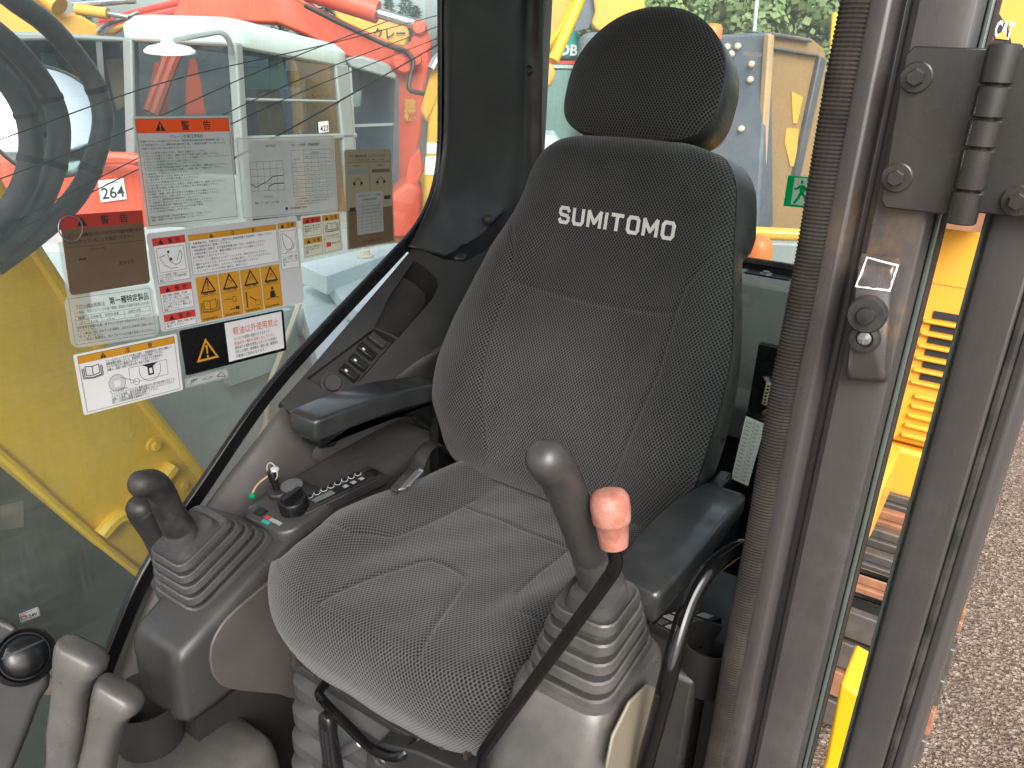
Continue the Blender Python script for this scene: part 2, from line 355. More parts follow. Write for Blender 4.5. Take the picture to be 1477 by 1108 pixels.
# ================================================================ the setting
g = MB(); g.poly([(-250, -120, 0), (250, -120, 0), (250, 300, 0), (-250, 300, 0)])
tag(g.build('ground', M['gravel']), kind='structure', label='wide gravel yard the machines stand on')
pb = MB(); octa = [V(1, 0, 0), V(-1, 0, 0), V(0, 1, 0), V(0, -1, 0), V(0, 0, 1), V(0, 0, -1)]
of = [(0, 2, 4), (2, 1, 4), (1, 3, 4), (3, 0, 4), (2, 0, 5), (1, 2, 5), (3, 1, 5), (0, 3, 5)]
for i in range(9000):
    y = 2.2+(rnd.random()**1.5)*9; x = .02*y+rnd.random()*(.25*y+.5)
    r = .0035+.009*rnd.random()**3; a = rnd.random()*6.28; sx, sy, sz = .8+rnd.random()*.7, .8+rnd.random()*.5, .5+rnd.random()*.4
    pb.add([(x+r*(math.cos(a)*q[0]*sx-math.sin(a)*q[1]*sy), y+r*(math.sin(a)*q[0]*sx+math.cos(a)*q[1]*sy), r*.35+r*q[2]*sz) for q in octa], of)
tag(pb.build('gravel', M['pebble'], recalc=False, sharp=80), kind='stuff', label='loose brown pebbles on the yard', cat='gravel')

# ================================================================ the operator's cab (shell, glass, trim, pillar, door)
GX = -1.08                                    # plane of the side glass
BELT = [(120, 1060), (150, 985), (215, 830), (300, 700), (390, 570), (480, 470), (560, 385), (600, 340), (622, 300), (635, 255), (640, 200), (641, 100), (641, 0)]
belt = [at(*p, X=GX) for p in BELT]
belt.append(V(GX, belt[-1][1], 2.74))
cab = thing('operator_cab', 'open excavator operator cab with dark trim, scratched glass and folded back door', 'cab', (-.58, .7, 1.2))
m = MB(); m.mm((-1.10, -.45, 1.17), (-.06, .79, 1.20)); m.mm((-1.10, .79, 1.17), (-.17, 1.62, 1.20)); m.build('floor_plate', M['dark'], cab)
m = MB(); m.mm((-1.12, -.45, 2.76), (-.05, 1.66, 2.80))
m.build('roof', M['dark'], cab)
for x in (-1.09, -.09):
    m = MB(); m.box((x, -.42, 1.98), (.06, .06, 1.56)); m.build('front_pillar', M['dark'], cab, bevel=.012)
# side glass, following the belt line
m = MB(); pts = [V(GX, p[1], p[2]) for p in belt]; pts = [V(GX, pts[0][1], 1.30)]+pts[1:]+[V(GX, -.39, 2.74), V(GX, -.39, 1.30)]
m.prism(pts, (-.005, 0, 0)); m.build('side_glass', M['sideglass'], cab, recalc=False)
def ribbon(mb, path, n_off, w, t, mi=0):
    """flat strip along a path in the plane X=const: w wide in the plane, t thick in X"""
    P = [V(p) for p in path]; ring = []
    for i in range(len(P)):
        tg = nrm(P[min(i+1, len(P)-1)]-P[max(i-1, 0)]); nn = nrm(np.cross((1, 0, 0), tg))*n_off
        ring.append([P[i], P[i]+nn*w, P[i]+nn*w+V(t, 0, 0), P[i]+V(t, 0, 0)])
    mb.loft(ring, True, (True, True), mi)
sb = smooth_path([p for p in belt[:-1]], 5)+[belt[-1]]
m = MB(); ribbon(m, [p+V(.0015, 0, 0) for p in sb], 1, .027, .012); m.build('glass_gasket', M['black'], cab, bevel=.003)
# trim surface below the belt: rows from the glass inwards; station k runs along the belt
def trim(rows, name, material, k=6, sub=4, **kw):
    R = [smooth_path(r, k) for r in rows]; n = len(R[0])
    C = [smooth_path([R[j][i] for j in range(len(R))], sub) for i in range(n)]
    m = MB(); m.grid(C); o = m.build(name, material, cab, sharp=60, **kw)
    s = o.modifiers.new('thick', 'SOLIDIFY'); s.thickness = .004; s.offset = -1; return o
rA = [at(x+12, y+8, X=-1.066) for x, y in ((128, 1050), (150, 985), (215, 830), (300, 700), (398, 574))]
rA2 = [at(*p, X=-1.05) for p in ((150, 1052), (176, 985), (240, 838), (325, 716), (412, 590))]
rB = [at(*p, X=-1.02) for p in ((170, 1056), (215, 990), (290, 850), (372, 730), (440, 630))]
rC = [at(*p, X=-1.00) for p in ((185, 1060), (250, 1010), (340, 890), (420, 770), (500, 670))]
rD = [at(*p, X=-.99) for p in ((200, 1090), (300, 1080), (420, 960), (500, 850), (600, 760))]
trim([rA, rA2, rB, rC, rD], 'lower_side_trim', M['lilac'])
# upper dark trim: a sloping panel with a storage pocket and a switch well, cut through as real openings
p0, p1, p2 = at(404, 580, X=-1.062), at(600, 352, X=-1.062), at(640, 470, X=-.955)
ev = nrm(p1-p0); pn = nrm(np.cross(ev, p2-p0)); pn = pn if pn[0] > 0 else -pn; eu = np.cross(pn, ev); eu = eu if eu[0] > 0 else -eu
def pl(x, y, h=0.0): return at(x, y, P=p0+pn*h, N=pn)
outer = [(404, 580), (440, 540), (500, 470), (560, 400), (597, 356), (640, 374), (668, 378), (700, 362), (728, 330), (738, 352), (700, 385), (672, 430), (648, 492), (600, 520), (545, 565), (500, 612), (458, 640)]
pocket = [(597, 376), (614, 386), (630, 402), (632, 414), (622, 434), (575, 487), (540, 471), (560, 430)]
well = [(539, 474), (572, 489), (520, 549), (478, 570), (442, 546)]
from mathutils.geometry import tessellate_polygon
loops = [[Vector(pl(*p)) for p in lp] for lp in (outer, pocket, well)]
tri = tessellate_polygon(loops); allp = [p for lp in loops for p in lp]
m = MB(); m.add(allp, tri)
for lp, dp in ((pocket, .075), (well, .016)):
    a = [pl(*p) for p in lp]; c = sum(a)/len(a); b = [c+(q-c)*.93-pn*dp for q in a]; n = len(a)
    m.add(a+b, [(i, (i+1) % n, (i+1) % n+n, i+n) for i in range(n)]+[tuple(range(n, 2*n))])
a = [pl(*p) for p in outer]; b = [q-pn*.03 for q in a]; n = len(a); m.add(a+b, [(i, (i+1) % n, (i+1) % n+n, i+n) for i in range(n)])
side = m.build('upper_side_trim', M['dark'], cab, sharp=40, recalc=False)
def panel_box(mb, c, w, h, t, lift, ang=0.0, mi=0):
    """small block lying on the sloping trim: c photo position, w across, h along the belt"""
    u = eu*math.cos(ang)+ev*math.sin(ang); v = ev*math.cos(ang)-eu*math.sin(ang)
    mb.box(pl(*c)+pn*(lift+t/2), (w, h, t), (u, v, pn), mi)
for (c, mark) in (((545, 490), 0), ((530, 506), 1), ((518, 522), 2), ((505, 537), 3)):
    m = MB(); panel_box(m, c, .038, .017, .016, -.014); s = m.build('rocker_switch', M['dark'] if mark == 0 else M['black'], side, bevel=.002)
    if mark:
        m = MB(); panel_box(m, (c[0]-6, c[1]-2), .006, .004, .0006, .0022); s2 = m.build('switch_symbol', M['white'], side)
m = MB(); m.lathe([(.0, 0), (.017, 0), (.017, .012), (.015, .014), (0, .014)], pl(481, 551)-pn*.014, pn, 24); m.lathe([(.023, 0), (.023, .004), (0, .004)], pl(481, 551)-pn*.0155, pn, 24)
m.build('socket_cap', M['grey'], side)
# rear lower trim behind the seat, below the dark panel
rows = [[pl(458, 640, -.004), pl(545, 565, -.004), pl(600, 520, -.004), pl(648, 492, -.004), pl(690, 440, -.004)],
        [at(450, 660, X=-1.005), at(560, 610, X=-.985), at(615, 560, X=-.975), at(655, 530, X=-.97), at(690, 480, X=-.965)],
        [at(470, 700, X=-1.0), at(580, 690, X=-.99), at(640, 660, X=-.985), at(690, 620, X=-.98), at(720, 560, X=-.98)],
        [V(-1.0, .9, 1.3), V(-.99, 1.05, 1.3), V(-.985, 1.2, 1.3), V(-.98, 1.35, 1.3), V(-.98, 1.5, 1.3)]]
trim(rows, 'rear_side_trim', M['lilac'])
m = MB(); m.prism([pl(*p, -.010) for p in ((588, 362), (600, 345), (640, 350), (672, 352), (700, 335), (735, 300), (765, 330), (740, 400), (680, 410), (640, 400))], -pn*.004); m.build('seam_backing', M['black'], cab)
# right rear pillar trim, from the glass round to the rear window
pr = [[V(-1.066, 1.352, 2.74), at(640, 0, X=-1.064), at(640, 100, X=-1.064), at(638, 210, X=-1.064), at(625, 278, X=-1.064), at(600, 336, X=-1.062), at(588, 356, X=-1.060)],
      [V(-1.045, 1.42, 2.74), at(690, 0, X=-1.045), at(688, 100, X=-1.045), at(686, 210, X=-1.045), at(678, 290, X=-1.04), at(655, 345, X=-1.03), at(645, 371, X=-1.025)],
      [V(-1.02, 1.52, 2.74), at(738, 0, X=-1.02), at(735, 100, X=-1.02), at(732, 210, X=-1.02), at(722, 300, X=-1.01), at(700, 350, X=-1.0), at(672, 375, X=-1.0)],
      [V(-1.00, 1.575, 2.74), at(762, 0, Y=1.575), at(760, 100, Y=1.57), at(757, 210, Y=1.565), at(752, 290, Y=1.55), at(745, 330, Y=1.54), at(735, 350, Y=1.52)],
      [V(-.985, 1.588, 2.74), at(784, 0, Y=1.588), at(783, 100, Y=1.588), at(782, 210, Y=1.588), at(790, 300, Y=1.588), at(800, 360, Y=1.588), at(800, 400, Y=1.588)]]
trim(pr, 'rear_pillar_trim', M['dark'])
for c in ((762, 102), (762, 246), (705, 318)):
    m = MB(); q = at(*c, Y=1.57) if c[0] > 740 else at(*c, X=-1.005)
    nn = nrm(CAM-q)*V(1, 1, .2); m.lathe([(.012, 0), (.012, .003), (.008, .006), (0, .007)], q+nrm(nn)*-.002, nn, 18); m.build('trim_clip', M['dark'], cab)
# rear wall, window and ledge
RY = 1.60
m = MB(); m.mm((-1.0, RY+.002, 1.2), (-.19, RY+.035, 2.055)); m.mm((-1.0, RY+.002, 2.66), (-.19, RY+.035, 2.76)); m.mm((-1.06, RY+.002, 2.055), (-1.0, RY+.04, 2.66)); m.build('rear_wall', M['dark'], cab)
m = MB(); m.mm((-1.0, RY+.004, 2.055), (-.19, RY+.009, 2.66)); m.build('rear_glass', M['rearglass'], cab, recalc=False)
m = MB(); m.mm((-1.0, RY-.012, 2.054), (-.20, RY-.001, 2.064)); m.build('rear_gasket', M['rubber'], cab)
m = MB(); prof = [(1.575, 2.045), (1.53, 2.042), (1.515, 2.03), (1.52, 1.95), (1.525, 1.80), (1.50, 1.775), (1.497, 1.70), (1.575, 1.70)]
m.prism([V(-.93, y, z) for y, z in prof], (.70, 0, 0)); ledge = m.build('rear_ledge', M['ledge'], cab, bevel=.006)
m = MB(); m.mm((-.45, 1.535, 2.043), (-.36, 1.565, 2.0455)); m.build('ledge_recess', M['black'], ledge)
m = MB(); m.hexbolt((-.41, 1.55, 2.0455), (0, 0, 1), .007, .006); m.build('ledge_bolt', M['steel'], ledge)
m = MB(); m.mm((-1.0, 1.53, 1.2), (-.15, 1.60, 1.70)); m.build('rear_lower_box', M['dark'], cab)
m = MB(); m.mm((-.20, .80, 1.2), (-.165, 1.60, 1.75)); m.build('left_rear_panel', M['dark'], cab)
m = MB(); m.mm((-.175, .80, 1.75), (-.170, 1.60, 2.72)); m.build('left_rear_glass', M['cleanglass'], cab, recalc=False)
m = MB(); m.mm((-.23, 1.56, 1.75), (-.165, 1.64, 2.76)); m.build('left_rear_pillar', M['dark'], cab)
# door pillar with its steps and grooves
PY = .70
prof = [(-.160, .716), (-.146, .716), (-.143, .704), (-.134, .700), (-.127, .700), (-.121, .706), (-.119, .716), (-.1125, .716), (-.110, .700), (-.105, .695), (-.073, .690), (-.066, .693), (-.0625, .706), (-.064, .80), (-.15, .80), (-.16, .76)]
m = MB(); m.prism([V(x, y, 1.20) for x, y in prof], (0, 0, 1.56)); pil = m.build('door_pillar', M['pillar'], cab, bevel=.002, seg=2)
m = MB(); m.mm((-.0620, .712, 1.25), (-.0575, .735, 2.74)); m.build('glass_edge', M['glassedge'], cab, bevel=.0015)
m = MB(); m.mm((-.0570, .716, 1.25), (-.0545, .73, 2.74)); m.build('edge_trim', M['rust'], cab)
z0, z1 = 1.25, 2.74; n = int((z1-z0)/.0017); rg = []
for i in range(n):
    z = z0+(z1-z0)*i/n; k_ = (1.0, .90)[i % 2]; rg.append([V(-.1525+.0008*math.sin(z*23)+.0122*k_*math.cos(a), .7035+.0062*k_*math.sin(a), z) for a in np.linspace(0, 2*math.pi, 15)[:-1]])
m = MB(); m.loft(rg); m.build('door_seal', M['seal'], cab, sharp=12)
# striker block on the pillar
def onp(x, y, Y=.690): return at(x, y, Y=Y)
base = [onp(1221, 548), (onp(1282, 552)), onp(1300, 372), onp(1240, 366)]
def ring4(q, Y, inset, r=.25):
    c = sum(q)/4; out = []
    for i in range(4):
        a, b, d = q[i-1], q[i], q[(i+1) % 4]; b2 = c+(b-c)*inset
        for t in (.14, .05, 0): out.append(b2+(a-b)*t*inset+(0 if t else (d-b)*.05*inset))
        out.append(b2+(d-b)*.14*inset)
    return [V(p[0], Y, p[2]) for p in out]
m = MB(); m.loft([ring4(base, .692, 1.0), ring4(base, .682, .95), ring4(base, .676, .84)], True, (False, True)); bump_o = m.build('striker_block', M['pillar'], pil, sharp=70)
m = MB(); c = at(1252, 452, Y=.675); m.lathe([(.0155, 0), (.0155, .006), (.014, .009), (.0075, .009), (.0065, .013), (0, .014)], c, (0, -1, 0), 24); m.build('rubber_stop', M['rubber'], pil)
m = MB(); c = at(1248, 487, Y=.6752); m.lathe([(.0125, 0), (.0115, .005), (.0075, .006), (.007, .002), (0, .002)], c, (0, -1, 0), 22); m.build('screw_boss', M['rubber'], pil)
m = MB(); m.lathe([(.0055, 0), (.0055, .002), (.0, .0035)], c+V(0, -.002, 0), (0, -1, 0), 14); m.mm(c+V(-.004, -.0056, -.0007), c+V(.004, -.005, .0007)); m.mm(c+V(-.0007, -.0058, -.004), c+V(.0007, -.005, .004)); m.build('cross_screw', M['steel'], pil)
sq = [(1233, 414), (1284, 421), (1297, 382), (1250, 370)]; P = [at(*p, Y=.6752) for p in sq]
m = MB(); ring = []
for i in range(4):
    for k in range(6):
        q = P[i]+(P[(i+1) % 4]-P[i])*k/6; cc = sum(P)/4; ring.append((q, q+(cc-q)*(.07+.09*rnd.random())))
for i in range(len(ring)):
    a, b = ring[i], ring[(i+1) % len(ring)]; m.poly([a[0], b[0], b[1], a[1]])
m.build('scuff_mark', M['white'], pil, recalc=False)
# door, folded back on its hinges along the side of the cab
dp = [(-.025, .712), (-.023, .704), (-.016, .700), (.010, .700), (.013, .708), (.017, .708), (.019, .702), (.026, .699), (.033, .703), (.036, .712), (.034, .76), (-.020, .76)]
m = MB(); m.prism([V(x, y, .95) for x, y in dp], (0, 0, 1.478)); door = m.build('door', M['pillar'], cab, bevel=.0025, seg=3)
m = MB(); m.mm((.0, .76, .95), (.03, 1.48, 1.9)); m.build('door_panel', M['pillar'], door)
m = MB(); m.mm((.012, .76, 1.9), (.017, 1.48, 2.40)); m.build('door_glass', M['cleanglass'], door, recalc=False)
m = MB(); m.mm((.0, 1.44, 1.9), (.03, 1.48, 2.40)); m.mm((.0, .76, 2.40), (.03, 1.48, 2.428)); m.build('door_frame', M['pillar'], door, bevel=.004)
m = MB(); m.mm((-.0285, .712, .97), (-.0252, .742, 2.42)); m.build('door_glass_edge', M['glassedge'], door, bevel=.001)
m = MB(); m.tube([(.0145, .7035, .96), (.0145, .7035, 2.425)], .0042, 8); m.build('door_trim_bead', M['rubber'], door)
# hinge: two leaves, barrel of knuckles, bolts
HY = .683
l0, l1 = at(1312, 66, Y=HY), at(1268, 299, Y=HY)
xb = at(1421, 180, Y=HY-.004)[0]; zt, zb = l0[2], l1[2]
m = MB(); oc = [(l0[0]+.003, zt), (xb, zt-.001), (xb, zb), (l1[0]+.004, zb), (l1[0], zb+.006), (l0[0]-.001, zt-.006)]
m.prism([V(x, HY, z) for x, z in oc], (0, .006, 0)); hl = m.build('hinge_leaf', M['hinge'], pil, bevel=.0012)
m = MB(); m.mm((xb, HY, zt), (.06, HY+.006, zb+.004)); m.build('hinge_leaf', M['hinge'], door, bevel=.0012)
ks = [0, .22, .40, .56, .80, 1.0]; H = zt-zb+.008
for i in range(5):
    a, b = zt+.002-H*ks[i], zt+.002-H*ks[i+1]+.0016
    m = MB(); m.lathe([(.0095, 0), (.0108, .001), (.0108, a-b-.001), (.0095, a-b), (0, a-b)], (xb, HY-.006, b), (0, 0, 1), 20); m.build('hinge_knuckle', M['hinge'], door if i % 2 else pil)
m = MB(); m.lathe([(.006, 0), (.006, H-.01)], (xb, HY-.006, zb), (0, 0, 1), 10); m.build('hinge_pin', M['black'], pil)
for c, par in (((1322, 112), pil), ((1294, 256), pil), ((1468, 290), door)):
    m = MB(); m.hexbolt(at(*c, Y=HY), (0, -1, 0), .0065, .010); m.build('hinge_bolt', M['hinge'], par)

# ================================================================ seat
X0 = -.583; LEAN = math.radians(20)
SO = V(X0, 1.04, 1.735); EV = V(0, math.sin(LEAN), math.cos(LEAN)); EN = V(0, -math.cos(LEAN), math.sin(LEAN))
def sp(x, v, d): return SO+V(x, 0, 0)+EV*v+EN*d
seat = thing('driver_chair', 'high backed operator seat in dotted dark grey fabric with headrest and two armrests', 'chair', (X0, .85, 1.2))
def dist_poly(X, Y, path):
    D = np.full(X.shape, 9.0)
    for (ax, ay), (bx, by) in zip(path[:-1], path[1:]):
        dx, dy = bx-ax, by-ay; t = np.clip(((X-ax)*dx+(Y-ay)*dy)/(dx*dx+dy*dy+1e-12), 0, 1)
        D = np.minimum(D, np.hypot(X-ax-t*dx, Y-ay-t*dy))
    return D
HWV = [-.03, .0, .05, .1, .2, .27, .33, .38, .43, .47, .50, .53, .555, .58, .597, .606]
HWX = [.222, .238, .252, .261, .264, .258, .245, .231, .216, .205, .199, .193, .185, .168, .146, .118]
NU, NVV = 150, 190
s_ = np.linspace(-1, 1, NU); v_ = np.concatenate([np.linspace(-.03, .56, NVV-30), .56+.046*np.sin(np.linspace(0, math.pi/2, 31))[1:]])
S, Vv = np.meshgrid(s_, v_); HW = cubic(HWV, HWX, Vv); Xs = S*HW
top = np.clip((Vv-.565)/.041, 0, 1); bot = np.clip((.02-Vv)/.05, 0, 1)
base_d = .030+.026*np.exp(-((Vv-.13)/.12)**2)-.012*np.exp(-((Vv-.36)/.12)**2)
bol = .030*sst(np.abs(Xs), .10, .20)*sst(Vv, .0, .1)*(1-sst(Vv, .36, .50))-.014*(1-np.abs(S)**2)*sst(Vv, .36, .46)*0
d = base_d+bol-.034*np.abs(S)**9-.030*top**2.2-.03*bot**2
d = d+.010*(1-S**2)*sst(Vv, .40, .5)
BS = [(.205, .455), (.18, .415), (.163, .375), (.157, .33), (.160, .23), (.145, .13), (.122, .03)]
seam = np.minimum(dist_poly(np.abs(Xs), Vv, BS), dist_poly(np.abs(Xs), Vv, [(0, .322), (.08, .325), (.157, .333)]))
d = d-.0045*np.exp(-(seam/.0035)**2)
d = d+.0012*np.sin(Xs*60+Vv*31)*np.sin(Vv*47-Xs*22)
ins = (np.abs(Xs) < np.interp(Vv, [.03, .13, .23, .33], [.122, .145, .160, .157])) & (Vv < .328)
DB = d
def surf_d(x, v):
    j = np.interp(v, v_, np.arange(len(v_))); i = np.interp(x/cubic(HWV, HWX, v), s_, np.arange(NU))
    return float(d[int(round(j)), int(round(i))])
m = MB(); rows = [[sp(Xs[j, i], Vv[j, i], d[j, i]) for i in range(NU)] for j in range(len(v_))]
m.grid(rows, 0, [[(Xs[j, i], Vv[j, i]) for i in range(NU)] for j in range(len(v_))])
k = 0
for j in range(len(v_)-1):
    for i in range(NU-1):
        if ins[j, i] and ins[j+1, i+1]: m.m[k] = 1
        k += 1
back = m.build('backrest', [M['fabric'], M['insert']], seat, sharp=80)
m = MB(); ring = []
edge = [(Xs[j, 0], Vv[j, 0], d[j, 0]) for j in range(0, len(v_), 4)]+[(Xs[-1, i], Vv[-1, i], d[-1, i]) for i in range(0, NU, 10)]+[(Xs[j, -1], Vv[j, -1], d[j, -1]) for j in range(len(v_)-1, -1, -4)]
for k2, (f, dd) in enumerate(((1.004, 0), (1.012, -.012), (1.008, -.05), (.97, -.075), (.85, -.09), (.4, -.095))):
    ring.append([sp(x*(f+(.10*float(sst(v, .44, .475)) if 2 <= k2 <= 3 else 0)), .28+(v-.28)*(f if f < 1 else 1+(f-1)*.4), (q if k2 < 2 else min(q, .02))+dd) for x, v, q in edge])
m.loft(ring, True, (False, True)); m.build('back_shell', M['vinyl'], seat, sharp=50)
# embroidered name across the backrest
GL = {'S': [[(1, .80), (.86, 1), (.14, 1), (0, .84), (0, .66), (.14, .54), (.86, .46), (1, .34), (1, .16), (.86, 0), (.14, 0), (0, .18)]], 'U': [[(0, 1), (0, .18), (.16, 0), (.84, 0), (1, .18), (1, 1)]],
      'M': [[(0, 0), (0, 1), (.5, .25), (1, 1), (1, 0)]], 'I': [[(0, 0), (0, 1)]], 'T': [[(0, 1), (1, 1)], [(.5, 1), (.5, 0)]], 'O': [[(.16, 0), (.84, 0), (1, .18), (1, .82), (.84, 1), (.16, 1), (0, .82), (0, .18), (.16, 0)]]}
m = MB(); cx = -.091; LH = .0235; SW = .0060
for ch in 'SUMITOMO':
    lw = {'I': 0, 'M': .0225, 'T': .019}.get(ch, .0175)
    for stroke in GL[ch]:
        P = [(cx+x*lw, .4465+y*LH) for x, y in stroke]
        for (ax, ay), (bx, by) in zip(P[:-1], P[1:]):
            L = math.hypot(bx-ax, by-ay); ux, uy = (bx-ax)/L, (by-ay)/L; ns = max(1, int(L/.006)); e = SW*.32
            for k in range(ns):
                q = []
                for t, sg in ((k/ns, 1), (k/ns, -1), ((k+1)/ns, -1), ((k+1)/ns, 1)):
                    px = ax-ux*e+(bx-ax+2*ux*e)*t-uy*sg*SW/2; py = ay-uy*e+(by-ay+2*uy*e)*t+ux*sg*SW/2; q.append(sp(px, py, surf_d(px, py)+.0020))
                m.poly(q)
    cx += lw+.0108
m.build('lettering', M['stitch'], back, recalc=False)
# headrest
ang = np.linspace(0, 2*math.pi, 73)[:-1]; HC = .695
def head_out(a):
    cx, cy = math.cos(a), math.sin(a)
    ex = .140*(abs(cx)**(.94 if cy > 0 else .50))*(1 if cx > 0 else -1)
    return (ex-.006, (.126*abs(cy)**.96 if cy > 0 else -.092*abs(cy)**.55))
HO = [head_out(a) for a in ang]
def taper(x, y): return (x*(1-.06*max(0, y/.126)**1.3), HC+y)
m = MB(); rr = [0.02, .2, .4, .58, .72, .83, .91, .96, .985, 1.0]; rings = []; uvs = []
for r in rr:
    dd = .042-.020*r**8-.008*r**2
    rr_ = [taper(x*r, y*r) for x, y in HO]; rings.append([sp(x, v, dd) for x, v in rr_]); uvs += rr_
n = len(HO); f = [(k*n+i, k*n+(i+1) % n, (k+1)*n+(i+1) % n, (k+1)*n+i) for k in range(len(rr)-1) for i in range(n)]+[tuple(range(n))]
m.add([p for r in rings for p in r], f, 0, uvs); head = m.build('headrest', M['fabric'], seat, sharp=80)
m = MB(); rings = []
for r, dd in ((1.0, .0135), (1.012, .011), (1.02, -.02), (1.02, -.065), (.95, -.088), (.5, -.095)):
    rings.append([sp(*taper(x*r, y*r), dd) for x, y in HO])
m.loft(rings, True, (False, True)); m.build('headrest_shell', M['vinyl'], head, sharp=50)
for sx in (-.05, .05):
    m = MB(); m.tube([sp(sx, .57, -.03), sp(sx, .64, -.03)], .007, 10); m.build('headrest_post', M['steel'], head)
# cushion
PT = [0, .10, .22, .34, .42, .465, .493, .511, .531, .58, .64]
PYY = [1.075, .975, .855, .735, .655, .608, .582, .567, .557, .550, .566]
PZZ = [1.700, 1.702, 1.712, 1.726, 1.733, 1.734, 1.731, 1.723, 1.707, 1.660, 1.608]
NT_, NX = 170, 150
t_ = np.linspace(0, .64, NT_); x_ = np.linspace(-1, 1, NX); Sx, Tt = np.meshgrid(x_, t_)
CH = cubic([0, .15, .3, .42, .5, .56, .65], [.215, .235, .247, .249, .246, .243, .236], Tt); Xc = Sx*CH
Yc = cubic(PT, PYY, Tt)+.070*np.abs(Sx)**4.2*sst(Tt, .28, .50)
Zc = cubic(PT, PZZ, Tt)
top_w = 1-sst(Tt, .44, .52)
Zc = Zc+(.034*sst(np.abs(Xc), .095, .185)*top_w*(1-sst(Tt, .33, .45)*.75)-.085*np.abs(Sx)**13*(1-sst(Tt, .47, .54)*.95))
A_ = np.abs(Xc)
s1 = dist_poly(A_, Tt, [(.105, .12), (.108, .25), (.115, .32), (.15, .375), (.25, .40)]); s2 = dist_poly(A_, Tt, [(0, .150), (.106, .150)])
s3 = dist_poly(A_, Tt, [(.0, .325), (.030, .33), (.042, .345), (.088, .50)]); s4 = np.abs(Tt-.505)
seamc = np.minimum(np.minimum(s1, s2), s3)
Zc = Zc-.0034*np.exp(-(seamc/.0032)**2)*1.0; Zc = Zc+.0022*np.exp(-(s4/.004)**2)
Zc = Zc+.0016*np.sin(Xc*55)*np.sin(Tt*37+Xc*9)
rows = [[V(X0+Xc[j, i], Yc[j, i], Zc[j, i]) for i in range(NX)] for j in range(NT_)]
m = MB(); m.grid(rows, 0, [[(Xc[j, i], -Tt[j, i]) for i in range(NX)] for j in range(NT_)])
insc = (A_ < .106) & (Tt > .0) & (Tt < .150); k = 0
for j in range(NT_-1):
    for i in range(NX-1):
        if insc[j, i] and insc[j+1, i+1]: m.m[k] = 1
        k += 1
cush = m.build('cushion', [M['fabric'], M['insert']], seat, sharp=80)
edge = [rows[j][0] for j in range(0, NT_, 5)]+[rows[-1][i] for i in range(0, NX, 10)]+[rows[j][-1] for j in range(NT_-1, -1, -5)]
ce = V(X0, .85, 1.60); m = MB(); m.loft([edge, [V(p[0]*.99+X0*.01, p[1]*.985+.85*.015, min(p[2]-.012, 1.622)) for p in edge], [V(p[0]*.9+X0*.1, p[1]*.9+.085, 1.595) for p in edge]], True, (False, True)); m.build('cushion_pan', M['vinyl'], seat, sharp=50)
# armrests: shaped pads on dark arms
def armrest(xc, y0, y1, z0, z1, tiltx, name):
    m = MB(); rings = []; L = y1-y0
    for t in (0, .012, .05, .2, .4, .6, .8, .93, .985, 1.0):
        y = y0+L*t; zt = z0+(z1-z0)*t+.012*math.sin(math.pi*t); hw = .033+.006*math.sin(math.pi*min(1, t*1.1)); h = .040-.006*t
        if t in (0, 1.0): hw -= .006; h -= .010; zt -= .004
        if t in (.012, .985): hw -= .002; zt -= .001
        rings.append([V(xc+q[0], y, zt-h/2+q[1]) for q in rrect(hw, h/2, .007, 4)])
    m.loft(rings); o = m.build('armrest', M['armvinyl'], seat, sharp=55)
    m = MB(); P = []
    side_out = [(y0+.012, z0-.036), (y0+.015, z0-.060), (y0+.045, z0-.068), (y0+.085, z0-.050), (y0+.15, z0-.058), (y0+.25, z0-.085), (y1-.02, z1-.10), (y1+.02, z1-.07), (y1+.01, z1-.03)]
    m.prism([V(xc-.024, y, z) for y, z in side_out], (.048, 0, 0)); m.build('arm_support', M['black'], o, bevel=.006)
    return o
a1 = armrest(-.882, .748, 1.085, 1.884, 1.842, 0, 'right'); a2 = armrest(-.272, .688, 1.005, 1.868, 1.852, 0, 'left')
for xa, arm in ((-.855, a1), (-.305, a2)):
    m = MB(); m.box((xa, 1.08, 1.735), (.022, .07, .17), None); m.lathe([(.016, -.015), (.016, .015)], (xa, 1.06, 1.775), (1, 0, 0), 16); m.build('arm_bracket', M['black'], arm, bevel=.004)
# suspension bellows, rails, slide bar and lever
bx0, bx1, by0, by1 = -.748, -.43, .566, .92; m = MB(); rings = []
zz = 1.575; k = 0
while zz > 1.24:
    for inset, dz in ((.022, 0), (.0, .014), (.0, .034), (.022, .050)):
        rings.append([V((bx0+bx1)/2+q[0], (by0+by1)/2+q[1], zz-dz) for q in rrect((bx1-bx0)/2-inset+.01*(k*.3), (by1-by0)/2-inset+.01*(k*.3), .035, 4)])
    zz -= .054; k += 1
m.loft(rings); m.build('suspension_bellows', M['boot'], seat, sharp=50)
m = MB(); m.mm((-.745, .575, 1.575), (-.43, .93, 1.592)); m.build('suspension_plate', M['dark'], seat, bevel=.005)
for xr in (-.705, -.435):
    m = MB(); m.mm((xr-.022, .57, 1.5925), (xr-.016, .95, 1.622)); m.mm((xr+.016, .57, 1.5925), (xr+.022, .95, 1.622)); m.mm((xr-.0155, .58, 1.5925), (xr+.0155, .95, 1.604)); m.build('slide_rail', M['rust'], seat)
m = MB(); m.tube(smooth_path([(-.66, .60, 1.600), (-.655, .555, 1.600), (-.635, .545, 1.598), (-.60, .545, 1.585), (-.555, .545, 1.570), (-.52, .548, 1.572), (-.50, .555, 1.585), (-.49, .60, 1.600)], 6), .0065, 10); m.build('slide_bar', M['tubeblack'], seat)
